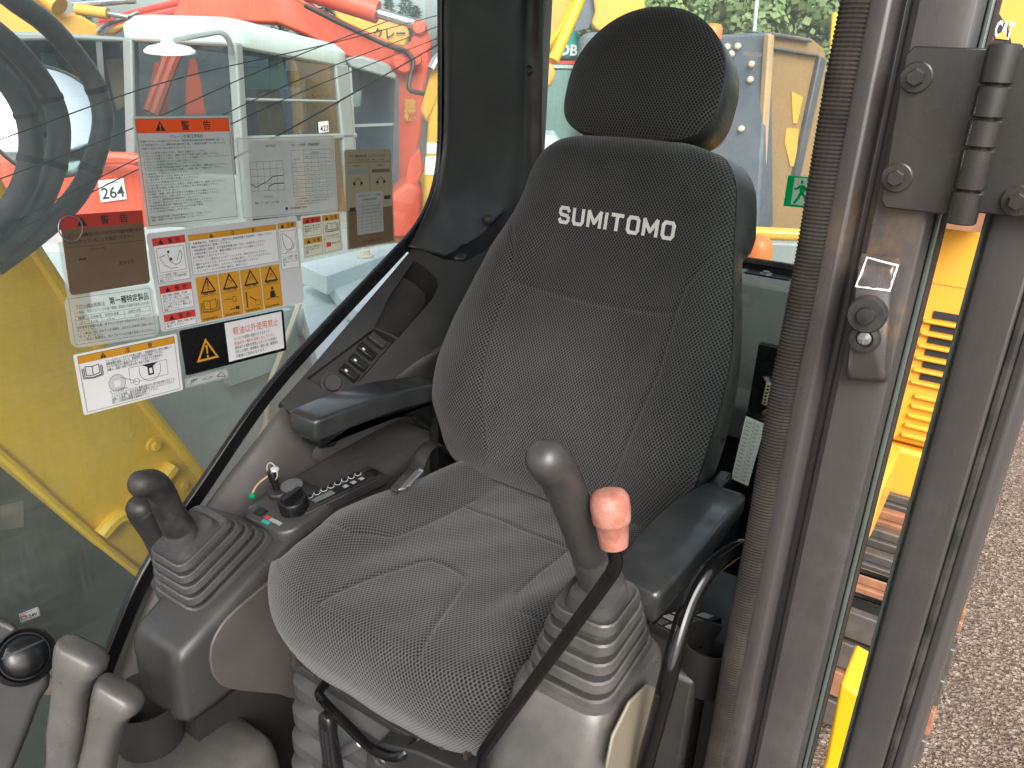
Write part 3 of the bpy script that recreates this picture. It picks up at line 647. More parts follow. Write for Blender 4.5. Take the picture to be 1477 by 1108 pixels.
# ================================================================ controls: bellows boots, grips, consoles
def bellows(base, top, hb, ht, nrmv, ux, nring, r=.022, lip=.010):
    """stack of rounded rectangular pleats from base centre to top centre"""
    m = MB(); rings = []; base, top = V(base), V(top); n = nrm(nrmv); u = nrm(V(ux)-n*(V(ux)@n)); w2 = np.cross(n, u)
    for k in range(nring):
        for q, (dt, gr) in enumerate(((.0, .72), (.02, .72), (.05, .99), (.08, 1.0), (.50, .985), (.56, .95), (.44, .87), (.40, .77), (.97, .73))):
            t = (k+dt)/nring; c = base+(top-base)*t; hx = hb[0]+(ht[0]-hb[0])*t; hy = hb[1]+(ht[1]-hb[1])*t
            rings.append([c+u*p[0]+w2*p[1] for p in rrect(hx*gr, hy*gr, min(r*(1-.4*t), hx*gr*.8), 4)])
    m.loft(rings); return m
def stick(path, radii, n=18, flat=1.0):
    m = MB(); P = smooth_path(path, 6); R = list(np.interp(np.linspace(0, 1, len(P)), np.linspace(0, 1, len(radii)), radii)); T = nrm(P[-1]-P[-2]); e, r = P[-1], R[-1]
    for a in (22, 45, 65, 82): P.append(e+T*r*.8*math.sin(math.radians(a))); R.append(r*math.cos(math.radians(a)))
    m.tube(P, R, n, 0, flat); return m

# right hand console (beside the side glass)
def ztop(y): return interp(y, [.45, .53, .69, .80, 1.06], [1.592, 1.626, 1.685, 1.706, 1.728])
con = thing('control_console', 'dark control console beside the side glass carrying key switch and radio', 'console', (-.93, .75, 1.45))
m = MB(); rings = []
for y, ins in ((.468, .03), (.472, .014), (.479, .004), (.49, 0), (.53, 0), (.60, 0), (.69, 0), (.80, 0), (.95, 0), (1.08, 0)):
    zt = ztop(y)-ins*.8; zb = 1.47+ins*.5+max(0, y-.6)*.05; hx = .060-ins*.8+.008*min(1, max(0, (y-.47)/.2))
    rings.append([V(-.920-.0145*min(1, max(0, (y-.47)/.2))+q[0], y, (zt+zb)/2+q[1]) for q in rrect(hx, (zt-zb)/2, .022, 5)])
m.loft(rings); m.build('console_body', M['grey'], con, sharp=50)
sidep = [(299, 950), (303, 925), (322, 893), (360, 858), (420, 812), (500, 770), (540, 800), (500, 1010), (400, 1000), (330, 992), (306, 975)]
m = MB(); q = smooth_path(ats(sidep, X=-.8655)+[at(*sidep[0], X=-.8655)], 4)[:-1]; m.prism(q, (.006, 0, 0)); m.build('side_panel', M['lilac'], con, bevel=.0025)
m = MB(); m.mm((-1.0, .5, 1.2), (-.88, 1.05, 1.458)); m.build('console_foot', M['dark'], con)
# key and dial pad
kn = nrm((0, -.17, .98)); kc = V(-.925, .745, ztop(.745)+.004); ku = V(1, 0, 0); kv = np.cross(kn, ku)
m = MB(); m.loft([[kc+ku*a*f+kv*b*f+kn*h for a, b in rrect(.062, .062, .035, 6)] for f, h in ((1.04, -.012), (1.0, .004), (.93, .010), (.6, .011))]); pad = m.build('key_pad', M['grey'], con, sharp=60)
def kp(a, b, h=0.0): return kc+ku*a+kv*b+kn*(.011+h)
m = MB(); m.lathe([(.021, -.002), (.021, .008), (.018, .011), (0, .011)], kp(-.030, .012), kn, 24); m.build('key_switch', M['dark'], pad)
m = MB(); m.lathe([(.019, 0), (.019, .002), (.009, .0025), (0, .0025)], kp(-.018, .028, .0105), kn, 20); m.build('switch_ring', M['steel'], pad)
m = MB(); m.lathe([(.025, -.002), (.0245, .018), (.022, .022), (.0, .023)], kp(.022, -.004), kn, 26); m.box(kp(.022, -.004, .027), (.010, .040, .012), (ku, kv, kn)); m.build('throttle_dial', M['black'], pad, bevel=.001)
m = MB(); m.box(kp(.020, -.044), (.026, .007, .0016), (ku, kv, kn)); m.build('dial_scale', M['printgrey'], pad); m = MB(); m.box(kp(.0, -.044), (.010, .007, .0016), (ku, kv, kn)); m.build('dial_scale', M['red'], pad); m = MB(); m.box(kp(.006, -.053), (.016, .007, .0016), (ku, kv, kn)); m.build('dial_scale', M['teal'], pad)
m = MB(); m.box(kp(-.022, -.040), (.020, .016, .004), (ku, kv, kn)); m.build('small_button', M['black'], pad, bevel=.001)
key = thing('ignition_key', 'ignition key with wire loop and small green tag standing in the key switch', 'key', kp(-.034, .008, .011))
kk = kp(-.034, .008, .0115)
m = MB(); m.lathe([(.006, 0), (.006, .014), (.0085, .016), (.0085, .034), (.007, .037), (0, .037)], kk, nrm((-.12, -.1, 1)), 12); m.build('key_bow', M['black'], key)
m = MB(); lp = [kk+V(.013*math.cos(a)-.002, -.004, .035+.016*math.sin(a)) for a in np.linspace(0, 6.283, 22)]; m.tube(lp, .0011, 6); m.build('wire_loop', M['cream'], key)
m = MB(); m.tube(smooth_path([kk+V(-.006, -.008, .028), kk+V(-.020, -.022, .012), kk+V(-.024, -.030, -.002), kk+V(-.022, -.032, -.008)], 4), [.0018]*12+[.002], 6); m.build('cord', M['tan'], key)
m = MB(); m.box(kk+V(-.022, -.034, -.006), (.010, .007, .009), (nrm((1, .3, .2)), nrm((-.3, 1, 0)), nrm((-.2, 0, 1)))); m.build('tag', M['greenprint'], key, bevel=.003)
m = MB(); m.lathe([(.007, 0), (.007, .004), (.0, .005)], kk+V(0, 0, .036), (0, 0, 1), 10); m.build('key_top', M['white'], key)
# radio / climate panel
rn = nrm((0, -.10, 1)); ra = [at(420, 727, Z=1.708), at(446, 742, Z=1.708), at(562, 686, Z=1.722), at(520, 678, Z=1.722)]
ru = nrm(ra[1]-ra[0]); rv = nrm(ra[2]-ra[1]); rc = sum(ra)/4+V(0, 0, .002); rn = nrm(np.cross(ru, rv)); rn = rn if rn[2] > 0 else -rn; rl = np.linalg.norm(ra[2]-ra[1]); rw = np.linalg.norm(ra[1]-ra[0])*1.0
rad_ = thing('radio_panel', 'slim radio panel with round buttons and small display set into the console', 'radio', rc)
m = MB(); m.box(rc-rn*.008, (rw, rl, .020), (ru, rv, rn)); rb = m.build('housing', M['dark'], rad_, bevel=.002)
m = MB(); m.box(rc+rn*.0032, (rw*.84, rl*.93, .0022), (ru, rv, rn)); m.build('face_plate', M['dark'], rad_, bevel=.0006)
m = MB(); m.box(rc+ru*rw*.16+rn*.0048, (rw*.34, rl*.60, .0012), (ru, rv, rn)); m.build('dark_band', M['black'], rad_)
m = MB(); m.box(rc+ru*rw*.16-rv*rl*.22+rn*.0060, (rw*.24, rl*.24, .0012), (ru, rv, rn)); m.build('display', M['screen'], rad_)
for k in range(9):
    m = MB(); cc = rc-ru*rw*.24+rv*rl*(-.38+.085*k)+rn*.0043
    m.lathe([(.0048, 0), (.0048, .0012), (.0040, .0015), (0, .0015)], cc, rn, 14); m.build('round_button', M['white'] if k < 1 else M['black'], rad_)
    m = MB(); m.lathe([(.0060, 0), (.0060, .0004), (.0051, .0004), (.0051, 0)], cc, rn, 14); m.build('button_ring', M['white'], rad_)
m = MB(); m.lathe([(.010, 0), (.010, .003), (.008, .004), (0, .004)], rc+ru*rw*.12+rv*rl*.40+rn*.0043, rn, 18); m.lathe([(.0125, 0), (.0125, .0008), (0, .0008)], rc+ru*rw*.12+rv*rl*.40+rn*.0043, rn, 18); m.build('volume_knob', M['black'], rad_)
for k in range(3):
    m = MB(); m.box(rc+ru*rw*.17+rv*rl*(.05+.10*k)+rn*.0062, (rw*.16, rl*.05, .001), (ru, rv, rn)); m.build('key_cap', M['printgrey'], rad_)

# right joystick
bb = V(-.952, .612, 1.652); bt = V(-.937, .562, 1.742); bn = nrm((.0, -.40, .92))
jr = thing('joystick', 'dark joystick with bent ball grip and ribbed boot beside the yellow boom window', 'joystick', bb, 'joysticks')
m = MB(); m.loft([[bb+V(1, 0, 0)*p[0]+np.cross(bn, V(1, 0, 0))*p[1]+bn*h for p in rrect(.062*f, .083*f, .022, 4)] for f, h in ((1.07, -.022), (1.05, -.006), (1.0, .0))]); m.build('boot_frame', M['grey'], jr, sharp=50)
bellows(bb, bt, (.063, .087), (.040, .046), bn, (1, 0, 0), 5, .024).build('bellows_boot', M['boot'], jr, sharp=30)
a = at(272, 800, X=-.936); b = at(258, 762, X=-.936); c = at(243, 735, X=-.936); d1 = at(234, 713, X=-.936); e1 = at(220, 698, X=-.936); f1 = at(202, 698, X=-.936)
m = stick([a-V(0, 0, .02), a, b+V(0, 0, -.004)], [.030, .026, .0235]); m.build('stick_collar', M['boot'], jr)
m = stick([b, c, d1, e1, f1], [.0235, .0205, .0198, .0205, .0190], 18, 1.0); m.build('grip', M['rubber'], jr)
m = MB(); m.lathe([(.006, 0), (.006, .002), (.0, .003)], e1+V(.004, -.004, .0205), nrm((.2, -.3, 1)), 12); m.build('thumb_button', M['dark'], jr)
# a second grip shows behind it: the blade lever
bl = thing('blade_lever', 'short brown grey lever knob behind the joystick grip against the glass', 'lever', at(235, 790, X=-1.0))
m = stick([at(240, 800, X=-1.0)-V(0, 0, .03), at(228, 775, X=-1.0), at(208, 738, X=-1.0), at(203, 731, X=-1.0)], [.018, .021, .024, .022]); m.build('knob', M['dark'], bl)

# left hand console, boot, joystick
lc = thing('control_console', 'worn grey control console beside the door with keypad and flared front', 'console', (-.29, .72, 1.4))
lb = V(-.302, .655, 1.775); lt = V(-.280, .612, 1.905); ln = nrm((0, -.12, 1.0))
m = MB(); rings = []
for hx, hy, z, dy in ((.058, .080, 1.772, 0), (.062, .086, 1.764, 0), (.064, .092, 1.735, -.002), (.068, .105, 1.70, -.008), (.070, .112, 1.66, -.012), (.070, .114, 1.50, -.012), (.070, .114, 1.22, -.012)):
    rings.append([V(-.300+p[0], .655+dy+p[1], z) for p in rrect(hx, hy, .03, 5)])
m.loft(rings); m.build('console_body', M['lightgrey'], lc, sharp=38)
m = MB(); m.prism(ats([(905, 1010), (930, 985), (942, 990), (930, 1108), (870, 1108), (880, 1060)], X=-.2295), (.004, 0, 0)); m.build('side_panel', M['tanpanel'], lc, bevel=.002)
m = MB(); m.mm((-.335, .765, 1.22), (-.205, 1.02, 1.705)); rear = m.build('rear_box', M['grey'], lc, bevel=.008)
kq = [at(932, 893, Z=1.722), at(975, 917, Z=1.722), at(1043, 890, Z=1.722), at(990, 874, Z=1.722)]
m = MB(); m.prism(kq, (0, 0, -.016)); kpad = m.build('keypad', M['dark'], lc, bevel=.002)
def kb(u, v): return (kq[0]*(1-u)+kq[1]*u)*(1-v)+(kq[3]*(1-u)+kq[2]*u)*v
for i in range(4):
    for j in range(2):
        m = MB(); q = [kb(.12+.42*j, .06+.235*i), kb(.44+.42*j, .06+.235*i), kb(.44+.42*j, .22+.235*i), kb(.12+.42*j, .22+.235*i)]; m.prism([p+V(0, 0, .0016) for p in q], (0, 0, -.0012)); m.build('key_cap', M['printgrey'] if (i+j) % 3 else M['steel'], kpad, bevel=.0005)
for c in ((1003, 925), (1000, 950), (985, 945)):
    m = MB(); m.box(at(*c, Z=1.708), (.024, .020, .010)); m.build('rocker_switch', M['black'], lc, bevel=.002)
jl = thing('joystick', 'tall plain grey joystick with dusty ribbed boot beside the pink knobbed lever', 'joystick', lb, 'joysticks')
bellows(lb, lt, (.056, .072), (.034, .036), ln, (1, 0, 0), 5, .026).build('bellows_boot', M['bootl'], jl, sharp=30)
P = [at(872, 868, X=-.284), at(866, 835, X=-.284), at(852, 795, X=-.284), at(835, 752, X=-.284), at(818, 712, X=-.284), at(804, 682, X=-.284), at(793, 668, X=-.284), at(786, 662, X=-.284)]
m = stick([P[0]-V(0, 0, .015), P[0], P[1], P[2]], [.034, .030, .024, .0205]); m.build('stick_collar', M['boot'], jl)
m = stick(P[2:], [.0205, .019, .018, .0185, .0188, .0172]); m.build('grip', M['grey'], jl)

# gate lock lever with the pink knob
gl = thing('gate_lever', 'thin glossy black bar lever topped by a faded pink knob', 'lever', at(700, 1100, Y=.5))
pa = [at(880, 775, Y=.545), at(888, 806, Y=.545), at(884, 824, Y=.544), at(872, 842, Y=.542), at(790, 955, Y=.522), at(706, 1072, Y=.50), at(696, 1094, Y=.499), at(692, 1125, Y=.499), V(-.36, .50, 1.60)]
m = MB(); m.tube(smooth_path(pa, 6), .0068, 12); m.build('bar', M['tubeblack'], gl)
kb0, kt0 = at(886, 790, Y=.545), at(878, 708, Y=.545); ka = nrm(kt0-kb0); kl = np.linalg.norm(kt0-kb0)
m = MB(); m.lathe([(.008, 0), (.0125, .002), (.0135, .008), (.0150, kl*.44), (.0165, kl*.46), (.0172, kl*.5), (.0180, kl*.72), (.0172, kl*.88), (.0145, kl*.96), (.008, kl*1.0), (0, kl*1.0)], kb0, ka, 28); m.build('knob', M['pink'], gl, sharp=50)
# grab rail
gr = thing('grab_rail', 'bent glossy black tubular grab rail rising beside the door pillar', 'rail', (-.2, .62, 1.2))
pa = [V(-.150, .775, 1.985), at(1088, 783, Y=.765), at(1062, 792, Y=.745), at(1024, 822, Y=.70), at(998, 862, Y=.67), at(978, 920, Y=.64), at(962, 985, Y=.62), at(945, 1050, Y=.62), at(930, 1108, Y=.62), V(-.212, .62, 1.5), V(-.212, .62, 1.2)]
m = MB(); m.tube(smooth_path(pa, 6), .0098, 14); m.build('tube', M['tubeblack'], gr)
# cup holder near the pillar
def cup(loc, r, h, name, label, z1=0):
    t = thing('cup_holder', label, 'cup holder', loc)
    m = MB(); m.lathe([(r*.85, -h), (r, 0), (r-.003, .0), (r*.85-.003, -h+.004), (0, -h+.004)], loc, (0, 0, 1), 28); m.build('cup', M['dark'], t, sharp=50); return t
cup(V(-.205, .80, 1.748), .036, .07, 'r', 'round black cup holder tucked behind the grab rail by the ribbed seal')
cl = at(208, 1004, Z=1.50); t2 = cup(cl, .056, .085, 'l', 'black cup holder with two screw posts under the front of the console')
m = MB(); m.mm(cl+V(.03, .02, -.03), cl+V(.075, .09, -.002)); m.build('bracket', M['dark'], t2, bevel=.006)
for dx, dy in ((.044, .040), (.062, .026)):
    m = MB(); m.lathe([(.0085, 0), (.0085, .028), (.0045, .028), (.0045, .012), (0, .012)], cl+V(dx, dy, -.004), (0, 0, 1), 16); m.build('screw_post', M['dark'], t2)
# seat switch lever, buckle
lv = thing('height_lever', 'ribbed black plastic adjusting lever in front of the seat bellows', 'lever', (-.62, .53, 1.45))
P1, P2 = at(471, 1030, Y=.535), at(482, 1120, Y=.535)
m = MB(); ax = nrm(P2-P1); ux_ = nrm(np.cross(ax, (0, 1, 0))); L = np.linalg.norm(P2-P1)
rings = [[P1+ax*L*t+ux_*q[0]*f+V(0, 1, 0)*q[1]*f for q in rrect(.0125, .009, .006, 4)] for t, f in ((0, .55), (.03, .85), (.15, 1.0), (.3, .9), (.6, 1.05), (1, 1.2))]
m.loft(rings); hd = m.build('handle', M['black'], lv, sharp=50)
for k in (-1, 0, 1):
    m = MB(); m.box(P1+ax*L*.45+ux_*k*.006+V(0, -.0095, 0), (.0022, .004, L*.55), (ux_, V(0, 1, 0), ax)); m.build('rib', M['dark'], hd)
kb_ = thing('damper_knob', 'short bare steel knob beside the black adjusting lever', 'knob', at(500, 1085, Y=.56))
m = MB(); q1, q2 = at(494, 1086, Y=.57), at(521, 1070, Y=.545); m.tube([q1, q1*.4+q2*.6, q2, q2+nrm(q2-q1)*.002], [.0065, .0065, .0065, .003], 12); m.build('pin', M['steel'], kb_)
wp = thing('weight_plate', 'grey moulded cover plate with round swirl emblem below the seat front', 'cover', at(560, 1100, Y=.545))
pp = ats([(528, 1090), (545, 1072), (600, 1085), (690, 1125), (690, 1180), (520, 1180)], Y=.552); m = MB(); m.prism(pp, (0, .03, 0)); m.build('plate', M['dark'], wp, bevel=.003)
ce_ = at(548, 1098, Y=.5515)
for r in (.010, .0065):
    m = MB(); m.tube([ce_+V(r*math.cos(a), -.0005, r*.8*math.sin(a)) for a in np.linspace(.4, 5.6, 20)], .0011, 6); m.build('emblem', M['grey'], wp)
vs, fs = text_mesh('SUSPENSION', .01); m = MB(); m.add([ce_+V(.014+x*.011, -.0006, -.004+y*.011-.0035*x) for x, y in vs], fs); m.build('lettering', M['grey'], wp, recalc=False)
bk = thing('belt_buckle', 'seat belt tongue of bare metal with black strap on the cushion edge', 'buckle', at(590, 690, Z=1.76))
q = [at(563, 703, Z=1.768), at(572, 707, Z=1.768), at(600, 678, Z=1.775), at(590, 672, Z=1.775)]; m = MB(); m.prism(q, (0, 0, -.008)); m.build('strap_end', M['rubber'], bk, bevel=.002)
for k in range(2):
    q = [at(574+k*8, 706-k*4, Z=1.772), at(584+k*8, 704-k*4, Z=1.772), at(607+k*5, 680-k*2, Z=1.778), at(600+k*5, 677-k*2, Z=1.778)]; m = MB(); m.prism(q, (0, 0, -.004)); m.build('tongue', M['chrome'] if k else M['steel'], bk, bevel=.001)
m = MB(); m.tube(smooth_path([at(600, 676, Z=1.775), at(612, 650, Z=1.78), at(630, 640, Z=1.76), V(-.86, 1.12, 1.66)], 5), .012, 8, 0, .25); m.build('strap', M['rubber'], bk)

# travel levers and pedals cover
for nm, top_, bot_, X, lab in ((0, (106, 962), (92, 1108), -.83, 'worn pale grey travel lever grip closest to the vent column'), (1, (158, 1018), (140, 1108), -.80, 'worn pale grey travel lever grip in front of the cup holder')):
    tp, bo = at(*top_, X=X), at(*bot_, X=X); ax = nrm(tp-bo); tv = thing('travel_lever', lab, 'lever', bo-ax*.3, 'travel levers')
    u = nrm(V(1, .55, 0)); u = nrm(u-ax*(u@ax)); w2 = np.cross(ax, u); rings = []
    for h, hx, hy, sh in ((-.24, .016, .016, 0), (-.12, .0185, .018, 0), (-.085, .021, .020, 0), (-.05, .0195, .019, 0), (-.025, .0205, .02, .001), (-.008, .024, .021, .004), (.006, .029, .021, .008), (.018, .030, .020, .009), (.026, .026, .017, .007), (.030, .017, .011, .004)):
        rings.append([tp+ax*(h+.25*(q[0]-sh)*(1 if h > 0 else 0)*-1.0)+u*(q[0]+sh)+w2*q[1] for q in rrect(hx, hy, min(hx, hy)*.75, 5)])
    m = MB(); m.loft(rings); m.build('grip', M['lightgrey'], tv, sharp=60)
    m = MB(); m.tube([tp-ax*.24, tp-ax*.24-V(0, 0, .25)], .012, 10); m.build('shaft', M['black'], tv)
vc = thing('vent_column', 'dark grey column with round black air outlet at the cab corner', 'vent', (-.92, .28, 1.2))
vo = at(36, 946, D=.98); vn = nrm(nrm(CAM-vo)*.75+V(.55, .05, .45)); vu = nrm(np.cross(vn, (0, 0, 1))); vv2 = np.cross(vu, vn)
m = MB(); out = ats([(-70, 880), (-10, 884), (22, 898), (60, 945), (76, 972), (70, 992), (58, 1010), (40, 1060), (20, 1108), (10, 1180), (-70, 1180)], D=1.0)
m.prism(out, nrm(ray(20, 1000))*.11); m.build('column', M['dark'], vc, bevel=.012, seg=3)
m = MB(); m.lathe([(.036, -.02), (.036, .0), (.033, .004), (.031, -.001), (.029, -.004), (0, -.004)], vo, vn, 32); m.build('vent_ring', M['black'], vc, sharp=50)
m = MB(); m.lathe([(.028, -.006), (.0265, .002), (.022, .008), (.012, .012), (0, .013)], vo, vn, 28); m.build('vent_dome', M['black'], vc, sharp=60)
m = MB(); m.tube([vo+vn*(.0135*math.cos(a*.0)-.004*abs(math.sin(a))**2*2)+vu*.024*math.sin(a)+vv2*.008 for a in np.linspace(-1.4, 1.4, 14)], .0015, 6); m.build('vent_vane', M['grey'], vc)
fc = thing('floor_cover', 'smooth grey moulded floor cover below the cup holder', 'cover', (-.9, .47, 1.2))
m = MB(); rings = []
for f, z in ((1.0, 1.20), (1.0, 1.33), (.985, 1.365), (.95, 1.388), (.88, 1.402), (.6, 1.410), (.2, 1.412)):
    rings.append([V(-.905+p[0], .455+p[1], z) for p in rrect(.125*f, .135*f, .04*f, 6)])
m.loft(rings); m.build('cover', M['lightgrey'], fc, sharp=60)

# fuse box, connector, wiring behind the seat
fb = thing('fuse_box', 'black fuse box cover with white printed fuse list beside the seat back', 'fuse box', at(1080, 650, Y=1.36))
fq = [at(1076, 600, Y=1.35), at(1104, 612, Y=1.35), at(1079, 701, Y=1.33), at(1055, 690, Y=1.33)]
m = MB(); cN = nrm(np.cross(fq[1]-fq[0], fq[3]-fq[0])); cN = cN if cN[1] < 0 else -cN
cm = sum(fq)/4; m.prism([cm+(p-cm)*1.12 for p in fq], -cN*.03); m.build('cover', M['black'], fb, bevel=.003)
m = MB(); m.prism([p+cN*.0010 for p in fq], -cN*.0008); m.build('fuse_list', M['white'], fb)
def fqp(u, v): return (fq[0]*(1-u)+fq[1]*u)*(1-v)+(fq[3]*(1-u)+fq[2]*u)*v+cN*.0014
m = MB()
for i in range(15):
    v = .05+.062*i; m.poly([fqp(.03, v), fqp(.97, v), fqp(.97, v+.004), fqp(.03, v+.004)])
    for u0, u1 in ((.08, .40), (.58, .86)): m.poly([fqp(u0, v+.020), fqp(u1*(.8+.2*rnd.random()), v+.020), fqp(u1*.9, v+.036), fqp(u0, v+.036)])
m.poly([fqp(.49, .03), fqp(.51, .03), fqp(.51, .97), fqp(.49, .97)]); m.build('list_print', M['printgrey'], fb, recalc=False)
f2 = thing('fuse_box', 'second fuse list card half hidden by the ribbed door seal', 'fuse box', at(1092, 690, Y=1.34))
q = ats([(1098, 655), (1130, 668), (1108, 714), (1088, 705)], Y=1.33); m = MB(); m.prism([p+V(0, .01, 0) for p in q], (0, .02, 0)); m.build('cover', M['black'], f2); m = MB(); m.prism([(sum(q)/4)+(p-sum(q)/4)*.9 for p in q], (0, .004, 0)); m.build('fuse_list', M['white'], f2)
wc = thing('wiring_connector', 'beige many pin plug with red and blue wires beside the seat back', 'connector', at(1108, 575, Y=1.38))
q = ats([(1105, 552), (1120, 556), (1112, 588), (1098, 583)], Y=1.38); m = MB(); m.prism(q, (0, .02, 0)); m.build('plug', M['cream'], wc, bevel=.001)
for i in range(6):
    for j in range(2):
        u, v = .3+.4*j, .12+.155*i; p = (q[0]*(1-u)+q[1]*u)*(1-v)+(q[3]*(1-u)+q[2]*u)*v; m = MB(); m.box(p+V(0, -.001, 0), (.004, .002, .003)); m.build('pin_hole', M['black'], wc)
for k, mt in enumerate(('red', 'teal', 'cabblue', 'ink')):
    m = MB(); m.tube(smooth_path([at(1110+2*k, 556, Y=1.385), at(1102+3*k, 544, Y=1.39), at(1108+5*k, 535, Y=1.42), at(1140, 530+3*k, Y=1.45)], 5), .0017, 6); m.build('wire', M[mt], wc)
m = MB(); m.mm((-.36, 1.39, 1.62), (-.20, 1.41, 1.95)); m.build('mount_plate', M['black'], wc)
sw = at(1106, 597, Y=1.385); m = MB(); m.lathe([(.0085, 0), (.0085, .002), (.006, .004), (0, .005)], sw, (0, -1, 0), 16); m.build('yellow_screw', M['zinc'], wc)
# ================================================================ stickers on the glass
class Sticker:
    """a thin printed sheet between four corners on a pane; u to the right, v down, both 0..1"""
    def __init__(s, name, label, corners, base, mats, plane, cat='sticker', group=None, rad=0.0, th=.0006, lift=.0004):
        s.q = [at(*c, **plane) for c in corners]; s.n = nrm(np.cross(s.q[1]-s.q[0], s.q[3]-s.q[0])); s.n = s.n if s.n@(CAM-s.q[0]) > 0 else -s.n
        s.W = np.linalg.norm(s.q[1]-s.q[0]); s.H = np.linalg.norm(s.q[3]-s.q[0]); s.mats = [M[base]]+[M[k] for k in mats]; s.ix = {base: 0}
        for i, k in enumerate(mats): s.ix[k] = i+1
        s.name, s.label, s.cat, s.group = name, label, cat, group; s.m = MB(); s.lift = lift; s.th = th; s.l = 0
        r = rad; ol = [(u, v) for u, v in rrect(.5, .5, .001, 1, .5, .5)] if r == 0 else [(.5+x/s.W, .5+y/s.H) for x, y in rrect(s.W/2, s.H/2, r, 5)]
        s.m.prism([s.P(u, v, th) for u, v in ol], -s.n*th, 0)
    def P(s, u, v, h): return (s.q[0]*(1-u)+s.q[1]*u)*(1-v)+(s.q[3]*(1-u)+s.q[2]*u)*v+s.n*(s.lift+h)
    def h(s, l): return s.th+.00022*l
    def poly(s, pts, k, l=1): s.m.poly([s.P(u, v, s.h(l)) for u, v in pts], s.ix[k]); return s
    def rect(s, u0, v0, u1, v1, k, l=1): return s.poly([(u0, v0), (u1, v0), (u1, v1), (u0, v1)], k, l)
    def line(s, pts, w, k, l=2):
        for (a, b), (c, d) in zip(pts[:-1], pts[1:]):
            dx, dy = (c-a)*s.W, (d-b)*s.H; L = math.hypot(dx, dy)+1e-9; nx, ny = -dy/L*w/2/s.W, dx/L*w/2/s.H
            s.poly([(a+nx, b+ny), (c+nx, d+ny), (c-nx, d-ny), (a-nx, b-ny)], k, l)
        return s
    def frame(s, u0, v0, u1, v1, w, k, l=2):
        wu, wv = w/s.W, w/s.H
        s.rect(u0, v0, u1, v0+wv, k, l); s.rect(u0, v1-wv, u1, v1, k, l); s.rect(u0, v0+wv, u0+wu, v1-wv, k, l); return s.rect(u1-wu, v0+wv, u1, v1-wv, k, l)
    def text(s, t, u, v, h, k, bold=.0, fit=None, l=3, res=1):
        """u,v lower left corner; h letter height in metres; fit = width in u"""
        vs, fs = text_mesh(t, bold, res); sy = h/.86; sx = sy
        if fit: sx = fit*s.W/max(np.ptp(vs[:, 0]), 1e-6)
        s.m.add([s.P(u+(x-vs[:, 0].min())*sx/s.W, v-y*sy/s.H, s.h(l)) for x, y in vs], fs, s.ix[k]); return s
    def tri(s, u, v, size, k, hole=None, l=2, wd=None):
        a, b = size/s.W, size*.9/s.H; P = [(u-a/2, v+b/2), (u+a/2, v+b/2), (u, v-b/2)]
        s.poly(P, k, l)
        if hole: s.poly([(u-a*.36, v+b*.40), (u+a*.36, v+b*.40), (u, v-b*.30)], hole, l+1)
        return s
    def bang(s, u, v, hgt, k, l=3):
        w = hgt*.10/s.W; b = hgt/s.H; s.poly([(u-w, v-b*.5), (u+w, v-b*.5), (u+w*.5, v+b*.2), (u-w*.5, v+b*.2)], k, l); return s.rect(u-w*.8, v+b*.32, u+w*.8, v+b*.5, k, l)
    def warn(s, u0, v0, u1, v1, k, t, ink='ink', l=1, mark=True):
        s.rect(u0, v0, u1, v1, k, l); hh = (v1-v0)*s.H; vm = (v0+v1)/2; uw = u1-u0
        s.tri(u0+uw*.24, vm, hh*.80, ink, None, l+1)
        if mark: s.bang(u0+uw*.24, vm+.10*(v1-v0), hh*.45, k, l+2)
        s.text(t[0], u0+uw*.46, vm+(v1-v0)*.28, hh*.62, ink, .012, None, l+1); return s.text(t[1], u0+uw*.70, vm+(v1-v0)*.28, hh*.62, ink, .012, None, l+1)
    def para(s, lines, u0, u1, v0, dv, h, k, l=2, jitter=False):
        for i, t in enumerate(lines):
            if not t: continue
            L = (u1-u0)*min(1, len(t)/max(len(q) for q in lines)); s.text(t, u0, v0+dv*i, h, k, .004, L, l)
        return s
    def book(s, u0, v0, u1, v1, k, w=.0007, l=3):
        um = (u0+u1)/2; du, dv = u1-u0, v1-v0
        s.line([(um, v0+.1*dv), (u0+.16*du, v0), (u0+.16*du, v0+.72*dv), (um, v0+.82*dv), (u1-.16*du, v0+.72*dv), (u1-.16*du, v0), (um, v0+.1*dv), (um, v0+.82*dv)], w, k, l)
        for q in (.08, .0): s.line([(u0+q*du, v0+.12*dv), (u0+q*du, v0+(.95-q)*dv), (um, v0+(1.05-q)*dv), (u1-q*du, v0+(.95-q)*dv), (u1-q*du, v0+.12*dv)], w, k, l)
        return s
    def build(s):
        o = s.m.build(s.name, s.mats, None, recalc=False, sharp=30); return tag(o, s.label, s.cat, s.group)
SG = dict(X=GX+.0012)
T1 = ['本機でクレーン作業を行なう人は「車両系建設機械運転技能講習修了者」と', '「小型移動式クレーン運転技能講習修了者」の資格が必要で人に限られます。', '作業する前は必ず次の事項を守って下さい。']
